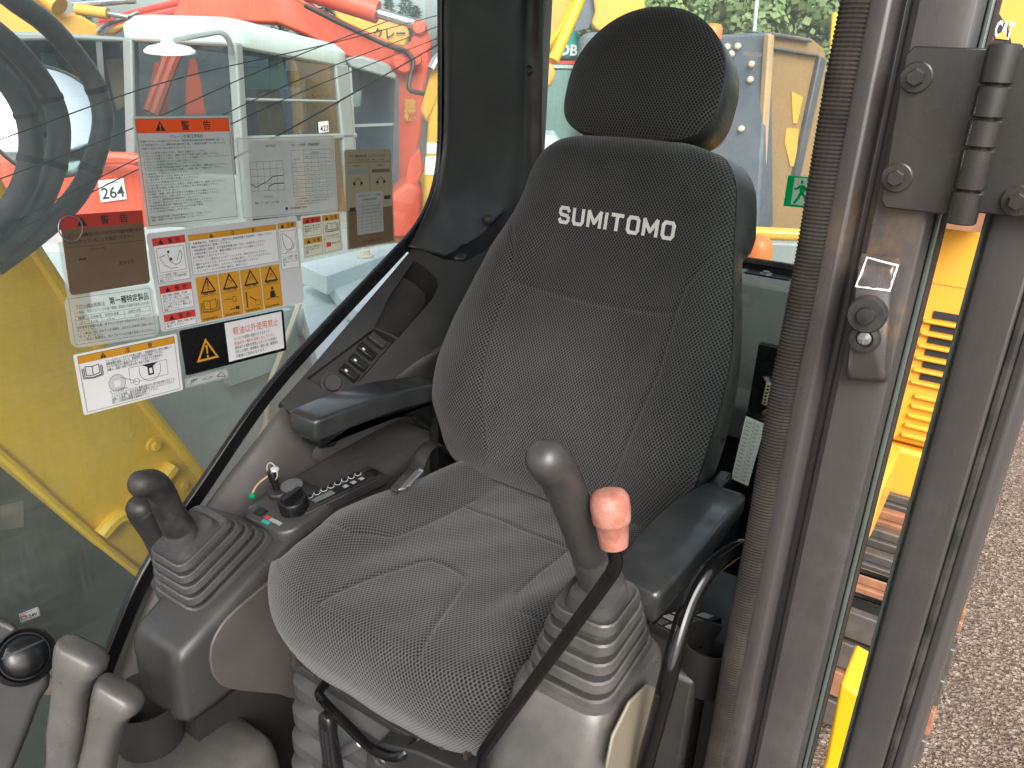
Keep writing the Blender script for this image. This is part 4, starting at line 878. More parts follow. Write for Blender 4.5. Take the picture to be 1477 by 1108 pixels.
T2 = ['1. クレーン作業を始める前に、周囲の点検を行って下さい。', '2. クレーン作業を行う時は、機械を水平で強固な場所に設置して下さい。', '3. クレーン作業を行う時は、クレーンモードを選択しクレーンモードにして下さい。', '4. クレーン作業時はエンジン回転を適正にして下さい。', '5. クレーン作業時は旋回をゆっくり行って下さい。', '6. クレーン作業は定格荷重の範囲で作業する事を厳守、荷重は超えないで下さい。',
      '7. クレーン作業は必ず合図者を配置し、合図に従って作業を行って下さい。', '8. 強風時の作業は行わないで下さい。', '9. 定格荷重を超える荷は絶対に吊らないで下さい。', '10. 吊り荷の上に人を乗せ移動しないで下さい。', '11. クレーン作業時は必ず水平に下さい。', '12. 吊り荷の下に人が立ち入る事は、非常に危険です。絶対しないで下さい。', '13. 吊り荷は地面から離したら一旦停止し荷の安定を確認して下さい。', '    安全に行って下さい。',
      '14. 地形、地盤、吊り荷の状態などを確認しながら運転して下さい。', '15. 本機を止める、作業の終わりには必ずフックを格納して下さい。', '16. アーム、旋回作業中急操作をしないで下さい。', '17. 作業終了後はアタッチメントを地面に降ろして下さい。', '    油圧作業装置を使う場合は必ずフックを格納して下さい。', '18. 定期点検はブームフックを上げた位置で確認。', '    フックを必ず格納して下さい。', '', '詳細は取扱説明書の定格総荷重表を必ず守って作業して下さい。', '運転・整備を行う前に取扱説明書を必ず読んで下さい。']
# 1 red headed crane notice on clear sheet
s = Sticker('warning_notice', 'clear sheet with bright red warning header and long numbered list of grey text', [(190, 168), (330.5, 167), (344, 316), (212, 331)], 'clear', ['orangered', 'ink', 'inkgrey', 'stickerwhite'], SG)
s.warn(.02, .02, .985, .145, 'orangered', '警告'); s.frame(.02, .02, .985, .97, .0007, 'inkgrey')
s.text('クレーン作業注意銘板', .34, .192, .0048, 'inkgrey', .004); s.para(T1, .045, .93, .225, .031, .0030, 'inkgrey'); s.para(T2, .05, .95, .325, .0263, .0029, 'inkgrey'); s.build()
# 2 clear load chart
s = Sticker('load_chart', 'clear plastic sheet printed with a crane load table and reach diagram', [(338, 198), (481, 194), (487, 305), (349, 317)], 'clear2', ['ink', 'inkgrey'], SG, rad=.006)
s.frame(.015, .02, .985, .98, .0006, 'inkgrey'); s.text('SH75X-7', .27, .13, .0048, 'ink', .006); s.text('クレーン仕様表・定格総荷重表', .53, .13, .0046, 'ink', .004, .30)
for i in range(6): s.line([(.11+.064*i, .30), (.11+.064*i, .66)], .0005, 'inkgrey')
for i in range(5): s.line([(.11, .30+.09*i), (.43, .30+.09*i)], .0005, 'inkgrey')
s.line([(.11, .57), (.15, .61), (.27, .54), (.32, .49), (.43, .48)], .0011, 'ink'); s.line([(.27, .66), (.28, .60), (.33, .58), (.43, .58)], .0011, 'ink')
for i in range(6): s.line([(.52+(.13 if i else 0)+.078*(i-1 if i else 0), .18+(.11 if 1 < i < 5 else 0)*.6), (.52+(.13 if i else 0)+.078*(i-1 if i else 0), .76)], .0005, 'inkgrey')
for i in range(12): s.line([(.52 if i not in (1, 2) else .65, .18+.0527*i), (.962, .18+.0527*i)], .0005, 'inkgrey')
for i in range(8):
    for j in range(5):
        if (i*3+j*5) % 7 < 6: s.text('%.2f' % (1.7-.13*i+.21*j), .535+(.13 if j else 0)+.078*(j-1 if j else 0), .375+.0527*i, .0026, 'inkgrey', 0, .035)
s.text('定格総荷重(t)', .73, .225, .0028, 'inkgrey'); s.text('最大半径', .545, .30, .0028, 'inkgrey'); s.text('標準アーム  ロングアーム', .67, .275, .0028, 'inkgrey'); s.text('作業半径(m)', .22, .745, .0030, 'inkgrey'); s.text('備考：ブーム&アームの位置', .13, .82, .0034, 'ink')
s.para(['1) 上記の定格総荷重は、クレーン仕様の性能で吊り荷の値を示します。', '2) 上記の値は、作業範囲より吊具の質量を差引いた値です。', '最大定格荷重は規定の作業半径で吊り下さい。'], .53, .95, .80, .036, .0026, 'inkgrey')
s.poly([(.42, .905), (.437, .88), (.454, .905), (.437, .93)], 'ink'); s.text('住友建機株式会社', .47, .918, .0042, 'ink', .004); s.build()
# 3 browned tag with ring
s = Sticker('warning_tag', 'browned plastic tag with dark red warning header hung on a wire ring', [(85, 311), (204, 303), (216, 408), (101, 426)], 'brownfilm', ['darkred', 'ink'], dict(X=GX+.006), 'tag', rad=.006, th=.0012)
s.warn(.0, .0, 1.0, .17, 'darkred', '警告'); s.text('エンジン始動前にセレクタバルブの操作切替つまみ', .06, .275, .0052, 'ink', .006, .90); s.text('が1になっていることを確認して下さい。', .06, .355, .0052, 'ink', .006, .80)
s.line([(.02, .40), (.98, .40)], .0005, 'ink'); s.text('X=1/5', .62, .70, .008, 'ink', .0); s.text('切替 MPD 選択', .30, .46, .0028, 'ink'); s.rect(.15, .55, .24, .57, 'ink'); o = s.build()
m = MB(); rc0 = at(102, 330, X=GX+.010); m.tube([rc0+V(.001*math.sin(a*2), .016*math.cos(a), .017*math.sin(a)) for a in np.linspace(0, 6.283, 26)], .0009, 7); tag(m.build('key_ring', M['steel']), 'thin wire ring threaded through the corner of the browned tag', 'ring')
m = MB(); m.prism(ats([(83, 350), (93, 348), (104, 424), (97, 428)], X=GX+.002), (.0008, 0, 0)); tag(m.build('clear_pocket', M['clear2']), 'narrow clear plastic pocket edge behind the browned tag', 'pocket')
# 4 clear refrigerant label
s = Sticker('refrigerant_label', 'rounded clear label with refrigerant text below the browned tag', [(91, 427), (219, 410), (230, 484), (103, 503)], 'clear2', ['ink', 'inkgrey'], SG, rad=.012)
s.frame(.04, .06, .96, .94, .0006, 'inkgrey'); s.text('フロン排出抑制法', .10, .27, .0062, 'inkgrey', .006, .32); s.text('第一種特定製品', .47, .26, .0098, 'ink', .012, .46)
s.para(['この製品に使用されている冷媒の種類、数量及び温暖化係数(GWP)値'], .08, .92, .36, .1, .0042, 'inkgrey'); s.frame(.08, .40, .93, .57, .0005, 'inkgrey'); s.line([(.08, .485), (.93, .485)], .0005, 'inkgrey'); s.line([(.22, .40), (.22, .57)], .0005, 'inkgrey'); s.line([(.36, .40), (.36, .57)], .0005, 'inkgrey'); s.line([(.62, .40), (.62, .57)], .0005, 'inkgrey')
s.text('種類', .11, .47, .0042, 'ink'); s.text('冷媒番号', .235, .47, .0036, 'ink'); s.text('初期充填量', .40, .47, .0036, 'ink'); s.text('温暖化係数', .66, .47, .0036, 'ink'); s.text('HFC', .12, .555, .0036, 'ink'); s.text('R134a', .24, .555, .0036, 'ink'); s.text('0.75 kg', .41, .555, .0036, 'ink'); s.text('1430', .74, .555, .0036, 'ink')
s.para(['地球環境を保護する為、以下のことが法律で定められています。', '守ってください。', '1. この製品に封入されている冷媒を、みだりに大気中に放出しない', '    でください。', '2. この製品の廃棄時は、封入されている冷媒を回収してください。'], .08, .94, .645, .060, .0040, 'ink'); s.build()
# 5 large warning cluster
s = Sticker('warning_sticker', 'large grey sheet of warnings with four amber triangle pictograms in a row', [(210.5, 337), (427.5, 311), (438.5, 436), (232.5, 479)], 'stickergrey', ['red', 'amber', 'ink', 'stickerwhite'], SG, rad=.005)
for v0, v1, hh in ((.055, .50, .075), (.535, .80, .075), (.83, .985, .075)):
    s.rect(.025, v0, .215, v1, 'stickerwhite'); s.frame(.025, v0, .215, v1, .0005, 'ink'); s.warn(.025, v0, .215, v0+hh, 'red', '警告', 'ink', 2, False)
s.frame(.04, .155, .20, .40, .0005, 'ink'); s.line([(.10, .22), (.11, .30), (.14, .34), (.17, .32), (.185, .24), (.175, .20), (.15, .30)], .0008, 'ink'); s.line([(.05, .25), (.085, .23)], .001, 'ink'); s.line([(.055, .26), (.075, .33), (.11, .37), (.15, .37)], .0007, 'ink'); s.rect(.10, .19, .112, .215, 'ink', 3); s.poly([(.105, .29), (.125, .29), (.12, .26), (.112, .26)], 'ink', 3)
s.para(['エンジン始動前、周囲にフートレバー', 'レバーをロックに入れて周囲を確認', '確認して下さい。'], .035, .205, .435, .027, .0036, 'ink'); s.para(['車両の運転の為機械、又は機', '付近に立ち入禁止です。エンジン', '停止しブームアタッチの周囲、', 'レバーを必ずロック位置にして', 'から運転して下さい。機体に立つ', '確認して下さい。'], .035, .205, .645, .029, .0038, 'ink'); s.para(['取外厳禁。確実に本機に取付', '確認して下さい。'], .035, .205, .935, .03, .0038, 'ink')
s.rect(.235, .065, .83, .475, 'stickerwhite'); s.frame(.235, .065, .83, .475, .0005, 'ink'); s.warn(.235, .065, .83, .125, 'amber', '注意', 'ink', 2, False)
s.para(['1. 本機運転中は、本機は正しい操作方法と取扱説明書を熟読理解し、熟読して下さい。', '   機械の取扱方法に習熟して下さい。', '2. 始動運転時に周囲は、必ず取扱説明書に従って正しく点検を行って下さい。', '3. 本機を移動するときは、機械の周囲に人がいないことを確認して下さい。', '   必ず警笛にて知らせて下さい。', '4. ブーム、アーム操作はジャッキアップしたまま、絶対に行わないで下さい。', '5. 運転を止めるときは、必ずバケットを地面に降ろし、エンジンを止めて下さい。', '6. 運転席から離れる時は、必ずバケットを地面に降ろして下さい。', '7. ジャッキアップによる足回り操作は、絶対しない。'], .245, .80, .165, .036, .0036, 'ink')
s.rect(.845, .06, .985, .575, 'stickerwhite'); s.frame(.845, .06, .985, .575, .0005, 'ink'); s.warn(.845, .06, .985, .125, 'amber', '注意', 'ink', 2, False); s.frame(.857, .15, .975, .40, .0005, 'ink'); s.line([(.872, .17), (.93, .235), (.95, .30), (.93, .355), (.895, .36), (.88, .31), (.868, .18)], .0009, 'ink'); s.line([(.89, .39), (.95, .35), (.96, .30)], .0009, 'ink')
s.para(['クレーン作業時、機体', '使用して下さい。作業', '時にはキャリングに注', '意。'], .86, .975, .45, .028, .0036, 'ink')
for i, cap in enumerate(('警告', '不意の始動', '感電', '転倒')):
    u0 = .245+.147*i; u1 = u0+.141; s.rect(u0, .505, u1, .985, 'amber'); um = (u0+u1)/2
    s.tri(um, .595, .030, 'ink', 'amber'); s.line([(u0+.01, .715), (u1-.01, .715)], .0005, 'ink'); s.text(cap, um-.04, .700, .0048, 'ink', .006, .08); s.text('取扱説明書参照', u0+.012, .970, .0036, 'ink', .004, .10)
    if i == 0: s.bang(um, .605, .014, 'ink', 5); s.book(u0+.012, .76, u1-.012, .89, 'ink', .0009)
    if i == 1: s.line([(um-.012, .58), (um+.012, .60), (um-.008, .635)], .001, 'ink', 5); s.line([(um-.05, .79), (um-.02, .79), (um, .80)], .001, 'ink'); s.frame(um+.005, .77, um+.03, .83, .001, 'ink'); s.line([(um-.02, .91), (um+.03, .90)], .0014, 'ink'); s.rect(um+.02, .885, um+.045, .92, 'ink', 3)
    if i == 2: s.line([(um-.012, .63), (um-.005, .585), (um+.015, .63)], .001, 'ink', 5); s.rect(u0+.022, .75, u0+.030, .93, 'ink', 3); s.line([(um-.02, .81), (um+.02, .86)], .0018, 'ink'); s.frame(um+.015, .86, um+.05, .92, .0008, 'ink')
    if i == 3: s.line([(um-.01, .635), (um, .59), (um+.012, .63)], .001, 'ink', 5); s.poly([(um-.022, .86), (um+.022, .86), (um+.015, .79), (um-.015, .79)], 'ink', 3); s.poly([(um-.008, .78), (um+.008, .78), (um+.008, .745), (um-.008, .745)], 'ink', 3); s.line([(um-.045, .88), (um-.01, .865), (um+.01, .865), (um+.045, .875)], .0014, 'ink')
s.build()
# 6 small cluster
s = Sticker('caution_sticker', 'small cream sheet with red and amber caution squares and an open book', [(433, 312), (490, 305), (494, 361), (437.5, 374)], 'stickercream', ['red', 'amber', 'ink', 'stickerwhite'], SG, rad=.003)
for u0, u1, v0, v1, k, t in ((.04, .48, .05, .48, 'red', '警告'), (.04, .48, .53, .96, 'amber', '注意'), (.53, .96, .05, .96, 'amber', '注意')):
    s.frame(u0, v0, u1, v1, .0005, 'ink'); s.warn(u0, v0, u1, v0+.14, k, t, 'ink', 1, False)
s.para(['車体に乗る時', '前照灯を切る', '確認して下', 'い'], .07, .45, .27, .055, .0032, 'ink'); s.para(['取付は確実に', '必ず締める', '事'], .07, .45, .76, .06, .0032, 'ink'); s.book(.58, .25, .92, .46, 'ink', .0009); s.text('取扱説明書参照', .57, .58, .0028, 'ink', 0, .34); s.line([(.53, .63), (.96, .63)], .0005, 'ink'); s.rect(.58, .72, .70, .83, 'red', 2); s.text('危険注意', .73, .78, .0034, 'ink', 0, .2); s.build()
# 7 beige monitor card
s = Sticker('monitor_card', 'tall beige brown instrument card with two dial drawings in a clear sleeve', [(496, 216), (563, 215), (569, 349), (501, 361)], 'beigefilm', ['ink', 'inkgrey', 'brownfilm', 'tealdull', 'printgrey'], SG, rad=.005)
s.rect(.03, .60, .97, .985, 'brownfilm', 1); s.text('ＭＥ《過負荷制限》システムのカタログ', .10, .075, .0048, 'ink', .006, .78); s.text('エンジン始動前に確認、必要なものは別紙', .14, .11, .0028, 'ink', 0, .7); s.line([(.02, .125), (.98, .125)], .0006, 'ink'); s.line([(.5, .13), (.5, .42)], .0006, 'ink')
for u in (.05, .55): s.rect(u, .20, u+.40, .235, 'tealdull' if u < .3 else 'brownfilm', 2); s.text('作業範囲', u+.10, .17, .0042, 'inkgrey')
for u in (.25, .74):
    for r in (.010, .0075): s.line([(u+r*math.cos(a)/s.W, .335-r*math.sin(a)/s.H) for a in np.linspace(-.6, 3.74, 14)], .0008, 'ink')
    s.rect(u-.10, .32, u-.05, .345, 'ink', 2); s.rect(u+.05, .32, u+.10, .345, 'ink', 2)
s.rect(.20, .43, .76, .86, 'printgrey', 3); s.text('SH75X-7 クレーン仕様', .25, .47, .0036, 'ink', .004, .46, 5); s.text('定格総荷重表', .34, .51, .0036, 'ink', .004, .3, 5)
for i in range(9): s.line([(.22, .54+.036*i), (.74, .54+.036*i)], .0004, 'inkgrey', 4)
for j in range(5): s.line([(.30+.10*j, .54), (.30+.10*j, .83)], .0004, 'inkgrey', 4)
for i in range(3):
    for j in range(4): s.text('%d.%d' % (3-i, j+2), .32+.10*j, .572+.036*i, .003, 'ink', .01, .06, 5)
s.rect(.06, .57, .18, .61, 'ink', 3); s.rect(.80, .48, .94, .52, 'ink', 3); s.text('住友建機株式会社', .30, .945, .0038, 'ink', .004, .40); s.build()
# 8 orange headed camera caution
s = Sticker('camera_caution', 'grey caution sheet with orange header, open book and camera drawing', [(105, 512), (254, 481), (263.5, 562), (121, 599)], 'stickerwhite', ['amber', 'ink', 'stickergrey'], SG, rad=.003)
s.frame(.03, .035, .97, .965, .0006, 'ink'); s.warn(.03, .035, .97, .16, 'amber', '注意'); s.book(.05, .22, .23, .42, 'ink', .0011)
s.para(['フィールドビューカメラの死角に注意し、周囲確認を行い安全に運転して', '補助装置を過信しないで、直接目視で安全を確認して下さい。', 'カメラで見えない範囲があります。この為不十分な場合あり。', '本機の、画面の状態で安全な所に停めて点検して下さい。'], .27, .93, .225, .050, .0042, 'ink')
s.frame(.47, .40, .86, .66, .0005, 'ink'); a = [(.345+.013*math.cos(t)/s.W, .60+.013*math.sin(t)/s.H) for t in np.linspace(0, 6.283, 24)]; s.poly(a, 'stickergrey', 2); s.line(a, .0006, 'ink'); s.rect(.315, .56, .375, .66, 'stickerwhite', 3)
a = [(.68+.018*math.cos(t)/s.W, .50+.018*math.sin(t)/s.H) for t in np.linspace(-.3, 3.5, 24)]; s.line(a, .0007, 'ink'); s.poly([(.60, .40), (.77, .40), (.71, .46), (.66, .46)], 'ink', 3); s.rect(.655, .46, .715, .60, 'ink', 3); s.rect(.67, .48, .70, .57, 'stickerwhite', 4); s.line([(.38, .52), (.50, .62), (.53, .66)], .0006, 'ink')
a = [(.53+.005*math.cos(t)/s.W, .655+.005*math.sin(t)/s.H) for t in np.linspace(0, 6.283, 14)]; s.line(a, .0006, 'ink'); s.text('カメラ位置表示', .26, .735, .0036, 'ink')
s.para(['フィールドビューカメラの清掃は柔らかい布で拭き取り行うこと。', 'カメラの洗浄時、高圧洗浄機を直接かけないようにして下さい。', '故障した場合、画像の状態を点検して下さい。', '詳しくは取扱説明書を御参照下さい。'], .27, .93, .785, .048, .0042, 'ink'); s.build()
# 9 diesel only
s = Sticker('fuel_notice', 'black and white diesel only notice with large orange warning triangle', [(258, 477), (408, 446), (413, 505), (268, 542)], 'black', ['stickerwhite', 'amber', 'red', 'ink'], SG, rad=.004)
s.rect(.40, .04, .975, .93, 'stickerwhite'); s.tri(.21, .52, .043, 'amber', 'black'); s.bang(.21, .57, .022, 'amber', 4); s.text('軽油以外使用禁止', .47, .335, .0130, 'red', .0, .46, 3, 3)
s.text('エンジンの故障の原因となりますので', .47, .47, .0056, 'ink', .004, .36); s.text('軽油以外の燃料を使用しないで下さい。', .47, .575, .0056, 'red', .004, .42); s.text('軽油以外の燃料を使用したエンジンの故障は', .47, .675, .0054, 'ink', .004, .43); s.text('発生した場合、修理費用、燃料入替、補償等は', .47, .775, .0054, 'ink', .004, .44); s.text('お客様のご負担になります。', .47, .875, .0054, 'ink', .004, .30); s.build()
# 10 lever direction strip
s = Sticker('direction_strip', 'tiny clear strip with two triangle symbols and a double arrow', [(266, 546), (327, 531), (330, 544), (268, 560)], 'clear2', ['ink'], SG, rad=.003)
s.frame(.02, .06, .98, .94, .0005, 'ink'); s.line([(.10, .8), (.14, .3), (.28, .3), (.14, .55), (.2, .3)], .0011, 'ink'); s.line([(.38, .5), (.45, .5)], .0014, 'ink'); s.line([(.55, .5), (.62, .5)], .0014, 'ink'); s.line([(.72, .6), (.84, .2), (.92, .8), (.72, .6)], .0011, 'ink'); s.line([(.46, .35), (.54, .35), (.54, .65), (.46, .65), (.46, .35)], .0006, 'ink'); s.build()
# 11 24V
s = Sticker('voltage_sticker', 'tiny white 24V sticker low on the glass beside the vent column', [(27, 886), (55, 875), (58, 888), (30, 899)], 'white', ['ink', 'red'], SG, rad=.002)
s.frame(.03, .05, .97, .95, .0006, 'ink'); s.text('24V', .42, .75, .0072, 'ink', .02, .45); s.line([(.2+.0035*math.cos(t)/s.W, .5+.0035*math.sin(t)/s.H) for t in np.linspace(0, 6.283, 14)]+[(.1, .3)], .001, 'red'); s.build()
# 12 emergency exit on the rear glass
s = Sticker('exit_sticker', 'green and white emergency exit sticker with running figure on the rear window', [(1137, 253), (1176, 256), (1170, 301), (1130, 297)], 'greenprint', ['whitefilm'], dict(Y=RY+.003), rad=.001)
s.rect(.26, .05, .97, .92, 'whitefilm'); g_ = 'greenprint'
s.poly([(.50, .12), (.60, .12), (.62, .22), (.52, .24)], g_, 2); s.poly([(.46, .28), (.64, .27), (.72, .42), (.66, .58), (.52, .58), (.50, .42)], g_, 2); s.line([(.50, .32), (.38, .42), (.30, .40)], .0042, g_); s.line([(.64, .32), (.76, .44), (.90, .40)], .0042, g_); s.line([(.55, .56), (.50, .70), (.36, .88)], .0055, g_); s.line([(.64, .56), (.76, .70), (.90, .72)], .0055, g_); s.build()
# ================================================================ outside: this machine's boom, hoses and deck
def hz(x, y, yaw=0.0):
    d = ray(x, y); a = math.atan2(d[1], d[0])+math.radians(yaw); return V(math.cos(a), math.sin(a), 0)
def slab(mb, pts, c, D, th, yaw=0.0, mi=0, bulge=None):
    """solid plate with a traced outline: stands on a vertical plane through photo position c at distance D, th thick"""
    n = hz(*c, yaw); P0 = at(*c, D=D); mb.prism([at(*p, P=P0, N=n) for p in pts], n*th, mi); return P0, n
bm_ = thing('excavator_boom', 'dirty bright yellow boom side seen low through the sticker covered glass', 'boom', (-1.5, .3, 1.4))
BX = -1.42
m = MB(); m.prism(ats([(-120, 90), (-40, 215), (0, 275), (60, 372), (150, 505), (232, 610), (296, 690), (285, 730), (230, 775), (214, 836), (150, 782), (80, 722), (0, 650), (-120, 560)], X=BX), (-.30, 0, 0)); boom = m.build('boom_side', M['boom'], bm_, bevel=.012)
m = MB(); P = smooth_path(ats([(-120, 92), (-40, 217), (0, 277), (60, 374), (150, 507), (232, 612), (294, 690)], X=BX+.004), 3); m.tube(P, .012, 8); m.build('upper_weld', M['boom'], bm_)
m = MB(); P = smooth_path(ats([(-120, 565), (0, 655), (80, 727), (150, 787), (214, 838)], X=BX+.006), 3); m.tube(P, .009, 8); m.build('lower_weld', M['boom'], bm_)
m = MB(); m.tube(smooth_path(ats([(146, 772), (168, 748), (200, 735), (228, 700), (250, 672)], X=BX+.012), 5), .018, 10); m.build('stiffener', M['boom'], bm_)
for c in ((222, 642), (262, 700)):
    m = MB(); m.hexbolt(at(*c, X=BX), (1, 0, 0), .010, .014); m.build('bolt', M['boom'], bm_)
m = MB(); m.prism(ats([(100, 410), (128, 405), (132, 445), (104, 450)], X=BX), (.0015, 0, 0)); m.build('old_decal', M['yellow'], bm_)
HOSES = [([(-30, -40), (20, 0), (75, 42), (128, 107), (147, 156), (145, 201), (124, 260), (91, 305), (45, 345), (-10, 385)], -1.30, 'thick dusty black hose making the outermost curve beside the red headed notice'),
         ([(-40, 25), (0, 52), (42, 94), (72, 138), (85, 182), (81, 234), (62, 286), (34, 327), (-20, 380)], -1.28, 'dusty black hose second from the outer curve above the boom'),
         ([(-30, 45), (20, 105), (58, 160), (68, 205), (62, 250), (42, 296), (5, 345), (-30, 375)], -1.34, 'dusty black hose tucked behind its neighbours above the boom'),
         ([(-40, 70), (0, 106), (30, 148), (44, 190), (41, 244), (18, 296), (-30, 350)], -1.26, 'innermost dusty black hose curving over the boom')]
for pth, X, lab in HOSES:
    m = MB(); P = smooth_path(ats(pth, X=X), 6); m.tube(P, .0165, 14); h = m.build('hydraulic_hose', M['hose']); tag(h, lab, 'hose', 'hydraulic hoses')
    for q in (.38, .62):
        i = int(len(P)*q); m = MB(); m.tube([P[i], P[i+1]], .0180, 14); m.build('hose_band', M['rubber'], h)
for k, pts in enumerate((((-10, 205), (240, 118), (480, 62), (640, 20)), ((-10, 262), (180, 190), (380, 100), (560, 30)), ((0, 330), (180, 238), (420, 120), (640, 35)), ((10, 340), (200, 244), (430, 135), (640, 52)), ((330, 232), (400, 196), (500, 140), (640, 60)))):
    m = MB(); m.tube(smooth_path(ats(pts, X=GX-.03-.004*k), 6), .0009 if k < 4 else .0016, 6)  # added tubes standing in for thin dark lines across the glass
    tag(m.build('thin_wire', M['wire']), ['thin dark wire crossing in front of the hoses just outside the glass', 'thin dark wire running under the white disc mirror', 'upper of a close pair of wires over the pale cab', 'lower of a close pair of wires over the pale cab', 'thicker dark wire slanting over the printed load chart'][k], 'wire', 'wires outside the side window')
# deck of this machine beyond the boom
dk = thing('engine_deck', 'pale blue grey steel deck with cream bolts beyond the side glass', 'deck', (-2.0, 1.8, 1.2))
DZ = 1.72
m = MB(); m.prism(ats([(470, 402), (560, 368), (660, 352), (660, 420), (560, 470), (500, 440)], Z=DZ+.05), (0, 0, -.045)); m.build('top_plate', M['deck'], dk, bevel=.004)
m = MB(); m.prism(ats([(430, 380), (560, 352), (700, 330), (700, 362), (560, 366), (470, 398)], Z=DZ+.10), (0, 0, -.06)); m.build('raised_plate', M['deck'], dk, bevel=.004)
m = MB(); a, b = at(440, 432, Z=DZ), at(560, 520, Z=DZ); m.prism(ats([(345, 440), (470, 404), (620, 420), (620, 560), (470, 560), (436, 441)], Z=DZ), (0, 0, -.10)); m.build('lower_plate', M['deck'], dk, bevel=.005)
m = MB(); m.prism(ats([(120, 470), (345, 440), (436, 441), (600, 560), (600, 900), (120, 900)], X=-1.78), (-.02, 0, 0)); m.build('deck_side', M['deck'], dk)
m = MB(); m.prism(ats([(300, 470), (420, 445), (440, 520), (330, 560)], X=-1.76), (-.018, 0, 0)); m.build('side_cover', M['deck'], dk, bevel=.004)
for c in ((527, 370), (528, 388), (475, 412), (492, 416)):
    m = MB(); m.hexbolt(at(*c, Z=DZ+(.101 if c[1] < 380 else .051 if c[1] < 400 else .0)), (0, 0, 1), .016, .022); m.build('deck_bolt', M['cream'], dk)
for c in ((471, 452), (445, 477)):
    m = MB(); m.hexbolt(at(*c, X=-1.758), (1, 0, 0), .015, .02); m.build('side_bolt', M['cream'], dk)
m = MB(); m.tube(smooth_path(ats([(432, 438), (420, 470), (402, 520), (388, 560), (384, 610), (370, 640)], X=-1.74), 5), .009, 8); m.build('cable', M['cream'], dk)
m = MB(); m.tube(smooth_path(ats([(214, 590), (226, 620), (240, 640), (262, 668)], X=-1.74), 5), .006, 8); m.build('cable', M['roofwhite'], dk)
sw_ = thing('swing_frame', 'grimy dark steel frame in shade below the yellow boom', 'frame', (-1.5, .4, 1.0))  # added dark plates: the shade under the boom as solid colour
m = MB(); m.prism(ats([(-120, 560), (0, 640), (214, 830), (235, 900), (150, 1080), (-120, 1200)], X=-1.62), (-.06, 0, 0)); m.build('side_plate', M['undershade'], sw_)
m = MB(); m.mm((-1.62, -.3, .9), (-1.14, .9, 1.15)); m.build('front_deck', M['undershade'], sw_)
m = MB(); m.tube(smooth_path(ats([(-20, 985), (50, 975), (100, 980), (160, 995)], X=-1.40), 5), .02, 8); m.tube(smooth_path(ats([(-20, 1010), (60, 990), (140, 1000), (170, 1010)], X=-1.36), 5), .016, 8); m.build('pipe', M['tan'], sw_)
m = MB(); m.prism(ats([(0, 730), (34, 722), (34, 760), (0, 765)], X=-1.6185), (.001, 0, 0)); m.build('worn_patch', M['steel'], sw_)

# ================================================================ neighbouring machines through the side glass
A = thing('excavator', 'orange excavator with white roofed grey cab and 264 placard on its side', 'excavator', at(330, 300, D=4.6)*V(1, 1, 0))
corner = (333, 200); DC = 4.25
nL = hz(333, 200, -38); nR = hz(333, 200, 40); PC = at(*corner, D=DC)
def onL(x, y, o=0): return at(x, y, P=PC+nL*o, N=nL)
def onR(x, y, o=0): return at(x, y, P=PC+nR*o, N=nR)
m = MB(); m.prism([onL(*p) for p in ((182, 58), (331, 62), (350, 345), (190, 360))], nL*.006); m.build('front_glass', M['cabglass'], A, recalc=False)
m = MB(); m.prism([onR(*p) for p in ((335, 62), (503, 94), (520, 330), (352, 345))], nR*.006); m.build('side_glass', M['cabglass'], A, recalc=False)
for nm, pts, f, nn in (('corner_post', ((327, 60), (340, 62), (358, 350), (346, 352)), onL, nL), ('front_post', ((176, 55), (189, 57), (196, 340), (184, 342)), onL, nL), ('rear_post', ((484, 92), (503, 94), (522, 330), (508, 330)), onR, nR), ('cross_rail', ((340, 141), (505, 145), (505, 149), (340, 146)), onR, nR), ('lower_rail', ((345, 197), (516, 192), (516, 200), (345, 205)), onR, nR)):
    m = MB(); m.prism([f(*p, -.02) for p in pts], nn*.06); m.build(nm, M['cabframe'], A, bevel=.01)
# roof: a domed slab over both faces
lo = [onL(172, 57), PC*0+onL(331, 64, -.03), onR(505, 97)]; back_c = lo[0]+lo[2]-lo[1]
def roof_ring(f, z): c = (lo[0]+lo[2])/2; return [V(*(c+(p-c)*f)[:2], p[2]+z) for p in (lo[0], lo[1], lo[2], V(back_c[0], back_c[1], lo[0][2]))]
def rnd4(q, r=.14):
    o = []
    for i in range(4):
        a, b, c = q[i-1], q[i], q[(i+1) % 4]
        for t in range(5):
            s_t = t/4; p = b+(a-b)*r; e = b+(c-b)*r; o.append((1-s_t)**2*p+2*s_t*(1-s_t)*b+s_t**2*e)
    return o
m = MB(); m.loft([rnd4(roof_ring(f, z)) for f, z in ((.98, -.01), (1.02, 0), (1.03, .01), (1.03, .07), (1.015, .085), (.92, .125), (.80, .135), (.3, .14))]); m.build('cab_roof', M['roofwhite'], A, sharp=22)
m = MB(); m.tube(smooth_path([onL(335, 78, -.06), onL(330, 58, -.10), onL(318, 47, -.14), onL(295, 50, -.18), onL(262, 56, -.2), onL(246, 60, -.2)], 5), .014, 8); m.build('mirror_arm', M['cabframe'], A)
dc = onL(245, 73, -.2); m = MB(); m.lathe([(.125, -.008), (.125, .0), (.105, .016), (.04, .034), (.03, .06), (0, .062)], dc, nrm((.1, -.1, 1)), 32); m.build('white_disc_mirror', M['lampwhite'], A)
m = MB(); slab(m, [(-150, 215), (60, 222), (130, 234), (205, 232), (214, 246), (219, 300), (219, 352), (-150, 352)], (160, 280), 4.05, .9, 12); m.build('body', M['orange'], A, bevel=.05, seg=3)
m = MB(); m.prism([onL(*p, -.01) for p in ((186, 246), (345, 252), (352, 540), (196, 540))], nL*.05); m.build('cab_lower_panel', M['cabframe'], A, bevel=.02)
